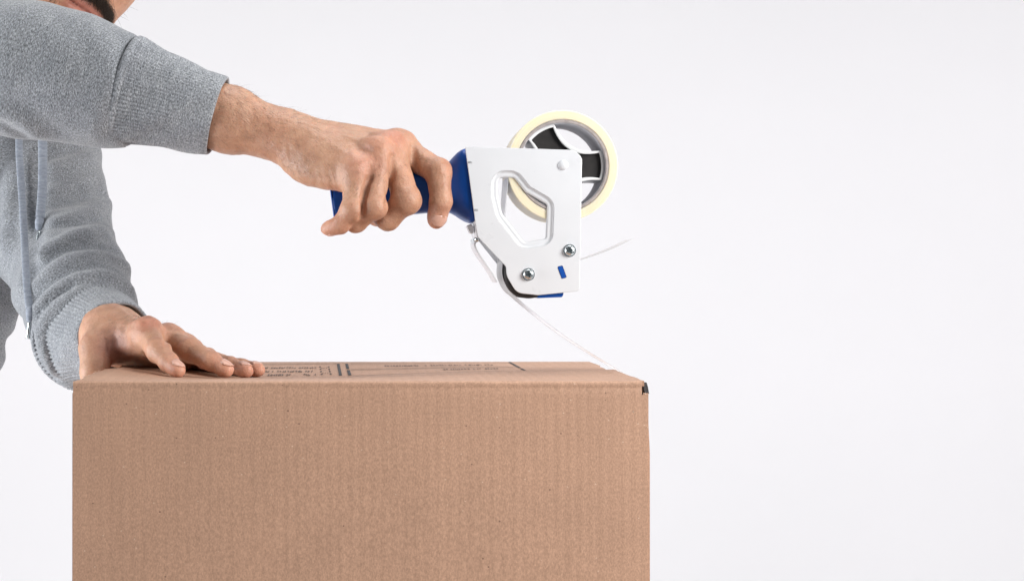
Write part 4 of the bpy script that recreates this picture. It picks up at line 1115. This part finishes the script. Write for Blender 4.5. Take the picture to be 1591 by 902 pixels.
# ---- hoodie
rsl = [(P(-150, 20, .40), .066), (P(-135, 95, .205), .058), (P(-40, 96, .178), .0535), (P(50, 109, .164), .0520), (P(116, 123, .158), .0495), (P(170, 140, .154), .0440), (P(203, 143, .1515), .0414)]
lsl = [(P(42, 70, .50), .062), (P(66, 230, .455), .0520), (P(76, 320, .425), .0530), (P(84, 385, .395), .0540), (P(112, 440, .335), .0480), (P(128, 490, .292), .0465), (P(136, 521, .266), .0440)]
def chain(p, ch, k=.02):
    d = None
    for (a, ra), (b, rb) in zip(ch[:-1], ch[1:]):
        e = rcone(p, a, b, ra, rb); d = e if d is None else smin(d, e, k)
    return d
def along(p, ch):
    """arc length and angle coordinates about a sleeve's axis"""
    best = np.full(len(p), 9.0); s = np.zeros(len(p)); ang = np.zeros(len(p)); acc = 0
    for (a, ra), (b, rb) in zip(ch[:-1], ch[1:]):
        ab = b - a; L = np.linalg.norm(ab); t = np.clip((p - a) @ ab/(L*L), 0, 1); q = p - (a + t[:, None]*ab); d = np.linalg.norm(q, axis=1) - (ra + t*(rb - ra))
        m = d < best; best[m] = d[m]; s[m] = acc + t[m]*L
        w = unit(ab); u0 = unit(np.cross(w, V(0, 1, 0.15))); v0 = np.cross(w, u0); th = np.arctan2(-(q @ u0)*1.0, -(q @ v0)); ang[m] = th[m]; acc += L
    return best, s, ang
TA, TB = P(-36, 190, .47), P(-203, 610, .50)
def torso(p):
    d = rcone(p, TA, TB, .100, .108)
    d = smin(d, rcone(p, TB, P(-440, 880, .57), .108, .125), .04)
    d = smin(d, rcone(p, P(-150, 40, .42), P(45, 60, .50), .062, .062), .05)
    d = smin(d, rcone(p, TA + V(-.10, .03, 0), TB + V(-.10, .03, 0), .09, .10), .05)
    return d
arms0 = lambda p: np.minimum(chain(p, lsl, .015), torso(p))
def folds(lst, sdf, y0): return [(list(hit(sdf, catmull([(a, b, 0) for a, b in pts], 3)[:, :2], y0)), h, w) for pts, h, w in lst]
# raised folds (+) and hollows (-) of the cloth, as seen
LF = folds([([(80, 262), (110, 256), (158, 236)], .0042, .0075), ([(78, 244), (110, 236), (150, 222)], -.0025, .006), ([(74, 300), (110, 290), (165, 268)], .0030, .008), ([(78, 322), (112, 312), (160, 296)], -.0030, .006),
            ([(84, 346), (120, 338), (168, 318)], .0042, .0075), ([(70, 352), (110, 348), (150, 342), (166, 338)], -.0030, .005), ([(66, 392), (110, 366), (150, 360), (170, 362)], .0048, .0075), ([(62, 412), (100, 388), (140, 380), (178, 392)], -.0035, .005),
            ([(56, 440), (90, 412), (130, 398), (170, 398), (196, 416)], .0055, .0070), ([(58, 462), (90, 432), (130, 416), (170, 416), (200, 436)], -.0034, .0042), ([(60, 476), (90, 448), (130, 430), (170, 428), (204, 450)], .0046, .0055), ([(62, 488), (84, 464), (112, 448)], -.0040, .0035),
            ([(70, 500), (92, 474), (120, 456)], .0045, .006), ([(62, 520), (70, 545), (84, 575)], .0035, .006), ([(80, 510), (80, 540), (92, 575)], -.0035, .0045), ([(140, 300), (156, 330), (160, 352)], .0016, .010)], arms0, .18)
TF = folds([([(22, 225), (16, 300), (6, 380)], .0030, .010), ([(52, 230), (48, 290), (42, 350)], .0045, .008), ([(60, 240), (58, 300), (52, 380), (50, 430)], -.006, .007), ([(36, 300), (28, 380), (10, 450)], -.002, .010), ([(40, 420), (24, 490), (2, 560)], .0030, .012), ([(0, 350), (30, 360)], -.0015, .006), ([(0, 402), (36, 412)], -.0018, .006), ([(0, 520), (22, 528)], -.0012, .006)], arms0, .18)
RF = folds([([(0, 172), (30, 184), (56, 208)], .0050, .0065), ([(0, 192), (20, 204), (36, 214)], -.0045, .005), ([(0, 150), (40, 166), (90, 206)], -.0018, .009), ([(30, 20), (80, 60), (110, 130)], .0016, .018), ([(150, 60), (162, 120), (150, 200)], .0020, .012), ([(190, 62), (183, 120), (172, 205)], -.0028, .006), ([(80, 30), (120, 60), (140, 110)], -.0014, .010)], lambda p: chain(p, rsl, .012), .02)
def hoodie_sdf(p):
    R = chain(p, rsl, .012); L = chain(p, lsl, .015); T = torso(p)
    d = smin(L, T, .006)
    for pts, h, w in LF + TF:
        if not far_off(p, pts, 3*w): d = d - 1.5*h*np.exp(-(seg_dist(p, pts)/w)**2)
    R = R - .0016*vnoise(p*np.array([1, 1, .55], np.float32), 26, 2)
    for pts, h, w in RF:
        if not far_off(p, pts, 3*w): R = R - h*np.exp(-(seg_dist(p, pts)/w)**2)
    R = np.maximum(R, (p - rsl[-1][0].astype(np.float32)) @ unit(rsl[-1][0] - rsl[-2][0]).astype(np.float32) - .001)
    d = np.maximum(d, -rcone(p, from_head((0, -.01, -.09)), NB + V(0, 0, .03), .066, .050))   # neck opening
    hood = np.abs(ell(p, from_head((0, -.03, -.125)), HB, (.095, .075, .075))) - .006
    hood = np.maximum(hood, -(ell(p, from_head((0, .05, -.06)), HB, (.085, .12, .095))))
    d = smin(d, hood, .012)
    d = d - .0022*vnoise(p*np.array([.7, 1, 1.3], np.float32), 30, 6) - .0008*vnoise(p, 75, 8)
    # sleeve end of the left arm cut square to the cuff
    e = lsl[-1][0] - lsl[-2][0]; g = np.maximum((p - lsl[-1][0].astype(np.float32)) @ unit(e).astype(np.float32), 0)
    d = smin(d, R, .014)
    return d
vC, fC = surface(hoodie_sdf, V(-.86, .085, -.06), V(-.10, .74, .60), 0.0030, slack=.012)
vC = laplace(vC, fC, 2, .4)
hoodie = mesh_obj('hoodie', vC, fC, M['fleece'], person, smooth=True)
def cyl(v, a, b):
    w = unit(b - a); q = v - a; s = q @ w; q = q - s[:, None]*w; u0 = unit(np.cross(w, V(0, 1, .15))); v0 = np.cross(w, u0)
    return s, np.arctan2(q @ u0, q @ v0)
def fabcoords(v):
    bR = along(v, rsl)[0]; bL = along(v, lsl)[0]; bT = torso(v.astype(np.float32))
    sR, aR = cyl(v, rsl[2][0], rsl[6][0]); sL, aL = cyl(v, lsl[1][0], lsl[6][0])
    out = np.stack([v[:, 2] + .15*v[:, 0], v[:, 0] + .3*v[:, 1], v[:, 1]*0 + .3], 1)
    m = (bL < bT) & (bL < bR); out[m] = np.stack([sL, aL*.05, sL*0 + .6], 1)[m]
    m = (bR < bT) & (bR < bL); out[m] = np.stack([sR, aR*.05, sR*0 + .9], 1)[m]
    return out
set_attr(hoodie, 'fab', fabcoords(vC), 'FLOAT_VECTOR')
hoodie['label'] = 'heather grey fleece hoodie with pushed-up sleeves'

def cuff(name, path, radii, rib_n, rib_h, end_r, par, seam=1, label=None, oval_=1.0, fz=0.9, tilt=None):
    """ribbed knit tube along a path, rolled over at its open end, with an inner wall"""
    path = np.asarray(path, float); n = 240; t0 = unit(path[-1] - path[0])
    up = unit(np.cross(t0, V(0, 1, .15))); w = np.cross(t0, up)
    a = np.linspace(0, 2*math.pi, n, endpoint=False); loops = []; fab = []; m = len(path); s = 0
    for i, (c, r) in enumerate(zip(path, radii)):
        if i: s += np.linalg.norm(path[i] - path[i-1])
        fade = rib_h*(1.0 if i < m - 2 else .5)*(0.35 + 0.65*np.clip(1 - (i/(m-1))*1.3, 0, 1))
        rr = r + fade*np.cos(a*rib_n) + .0007*np.sin(a*3 + i*.4) + .0005*np.sin(a*7 + i*.9 + 1)
        sh = t0*0 if tilt is None else t0
        base = c + np.cos(a)[:, None]*up*rr[:, None]*oval_ + np.sin(a)[:, None]*w*rr[:, None]
        if tilt is not None: base = base + t0*((base - c) @ tilt)[:, None]*(i/(m-1))
        loops.append(base); fab.append(np.stack([np.full(n, s), a*r, np.full(n, fz)], 1))
    ctr = loops[-1].mean(0)
    for k, (dr, ds) in enumerate([(-.0006, .0007), (-.0016, .0009), (-.0026, .0003), (-.0030, -.004), (-.0032, -.02)]):
        l = loops[m-1]; rad = l - ctr; rad = rad/np.linalg.norm(rad, axis=1)[:, None]
        loops.append(l + rad*dr + t0*ds); fab.append(np.stack([np.full(n, s + .002*k), a*radii[-1], np.full(n, fz)], 1))
    o = rings(name, loops, M['fleece_rib'], par, True, False, True)
    bm = bmesh.new(); bm.from_mesh(o.data); bmesh.ops.recalc_face_normals(bm, faces=bm.faces); bm.to_mesh(o.data); bm.free()
    set_attr(o, 'fab', np.concatenate(fab), 'FLOAT_VECTOR')
    if label: o['label'] = label
    if seam:
        i = seam; c = path[0]*.85 + path[1]*.15; ns, nm = 120, 8; v = []; f = []; fb = []; an = np.linspace(0, 2*math.pi, ns, endpoint=False)
        for k, aa in enumerate(an):
            rd = math.cos(aa)*up + math.sin(aa)*w
            for j in range(nm):
                t = 2*math.pi*j/nm; tr_ = .0016 + .0002*math.sin(k*2.1)
                v.append(c + rd*(radii[0] - .0006 + tr_*math.cos(t)) + t0*(.0034*math.sin(t))); fb.append((i*.004 + .002*math.sin(t), aa*radii[i], fz))
                f.append((k*nm+j, k*nm+(j+1) % nm, ((k+1) % ns)*nm+(j+1) % nm, ((k+1) % ns)*nm+j))
        st = mesh_obj('seam', v, f, M['fleece_rib'], o, smooth=True); set_attr(st, 'fab', np.array(fb), 'FLOAT_VECTOR')
    return o
# right cuff
c0, c1 = P(197, 141, .1515), P(338, 180, .1485); pth = [c0 + (c1-c0)*t for t in np.linspace(0, 1, 16)]
rad = [np.interp(t, [0, .07, .16, .3, .6, 1], [.0428, .0420, .0398, .0373, .0343, .0313]) for t in np.linspace(0, 1, 16)]
cuff('cuff', pth, rad, 84, .0011, 0, person, label='ribbed grey cuff of the outstretched arm')
# left cuff
d0, d1 = P(131, 519, .276), P(180, 529, .2135); pth = [d0 + (d1-d0)*t for t in np.linspace(0, 1, 14)]
rad = [np.interp(t, [0, .12, .3, .6, .9, 1], [.0470, .0465, .0435, .0400, .0352, .0335]) for t in np.linspace(0, 1, 14)]
cuff('cuff', pth, rad, 72, .0013, 0, person, label='ribbed grey cuff above the hand on the box')

# ---- drawstrings
def drawstring(pts, w, knot, ag, label):
    path = catmull(pts, 10); loops = tube(path, [w]*len(path), 12, (V(.25, -1, 0), .32))
    o = rings('drawstring', loops, M['cord'], person, True, True, True); o['label'] = label
    L = np.r_[0, np.cumsum(np.linalg.norm(np.diff(path, axis=0), axis=1))]
    set_attr(o, 'fab', np.stack([np.repeat(L, 12), np.tile(np.arange(12)*.0008, len(L)), np.zeros(len(L)*12)], 1), 'FLOAT_VECTOR')
    k = np.array(knot); kd = unit(np.array(ag[1]) - np.array(ag[0]))
    kp = [k - kd*.006, k - kd*.004, k - kd*.001, k + kd*.002, k + kd*.005, k + kd*.007]
    kn = rings('knot', tube(kp, [.0022, .0038, .0043, .0036, .0034, .0018], 12), M['cord'], o)
    set_attr(kn, 'fab', np.stack([np.repeat(np.arange(6)*.002, 12), np.tile(np.arange(12)*.001, 6), np.zeros(72)], 1), 'FLOAT_VECTOR')
    a0, a1 = np.array(ag[0]), np.array(ag[1]); ap = [a0 + (a1-a0)*t for t in np.linspace(0, 1, 9)]
    rings('aglet', tube(ap, [.0017 + (.0002 if i % 2 else 0) for i in range(9)], 14), M['zinc'], o)
def drape(pix, gap):
    h = hit(hoodie_sdf, pix, .20, .45); y = np.minimum.accumulate(h[:, 1][::-1])[::-1]*.4 + h[:, 1]*.6
    return [P(a, b, yy - gap) for (a, b), yy in zip(pix, y)]
pa_ = [(30, 236), (31.5, 262), (34, 300), (36.5, 340), (38.5, 380), (40.5, 420), (43, 455), (46, 480)]
da = drape(pa_, .0075); ye = da[-1][1]
topa = P(29.5, 190, da[0][1] + .004)
drawstring([topa] + da, .0033, P(47.5, 487, ye), (P(46.5, 499, ye), P(43, 526, ye)), 'longer drawstring with knotted end and metal tip')
pb_ = [(66.5, 236), (66.5, 262), (66, 290), (64.5, 315), (62.5, 338)]
db = drape(pb_, .0105); ye = db[-1][1]
drawstring([P(66, 190, db[0][1] + .002)] + db, .0042, P(61.2, 347, ye), (P(60.5, 359, ye-.006), P(58, 385, ye-.012)), 'shorter drawstring with metal tip')

# ---- trousers and shoes (below the picture)
def trouser_sdf(p):
    hx = V(.09, .05, 0); d = None
    for s in (-1, 1):
        for a, b, ra, rb in ((HIP + hx*s*.8, V(HIP[0] - .02, HIP[1] + .02, -.30) + hx*s, .098, .068), (V(HIP[0] - .02, HIP[1] + .02, -.30) + hx*s, V(HIP[0] - .02, HIP[1] + .05, FZ + .10) + hx*s, .068, .058)):
            e = rcone(p, a, b, ra, rb); d = e if d is None else smin(d, e, .03)
    return d - .004*vnoise(p, 22, 3)
vT, fT = surface(trouser_sdf, V(-.86, .25, FZ), V(-.16, .90, .24), .014); mesh_obj('trousers', vT, fT, M['denim'], person, smooth=True)
def shoe_sdf(p, s):
    hx = V(.09, .05, 0)*s; a = V(HIP[0] - .02, HIP[1] + .06, FZ + .045) + hx; b = V(HIP[0] + .07, HIP[1] - .10, FZ + .035) + hx
    return np.maximum(smin(rcone(p, a, b, .045, .042), rcone(p, a, a + V(0, 0, .05), .045, .042), .02), FZ + .002 - p[:, 2])
for s in (-1, 1):
    vS, fS = surface(lambda p: shoe_sdf(p, s), V(-.86, .25, FZ - .005), V(-.12, .80, FZ + .16), .010); mesh_obj('shoe', vS, fS, M['rubber'], person, smooth=True)
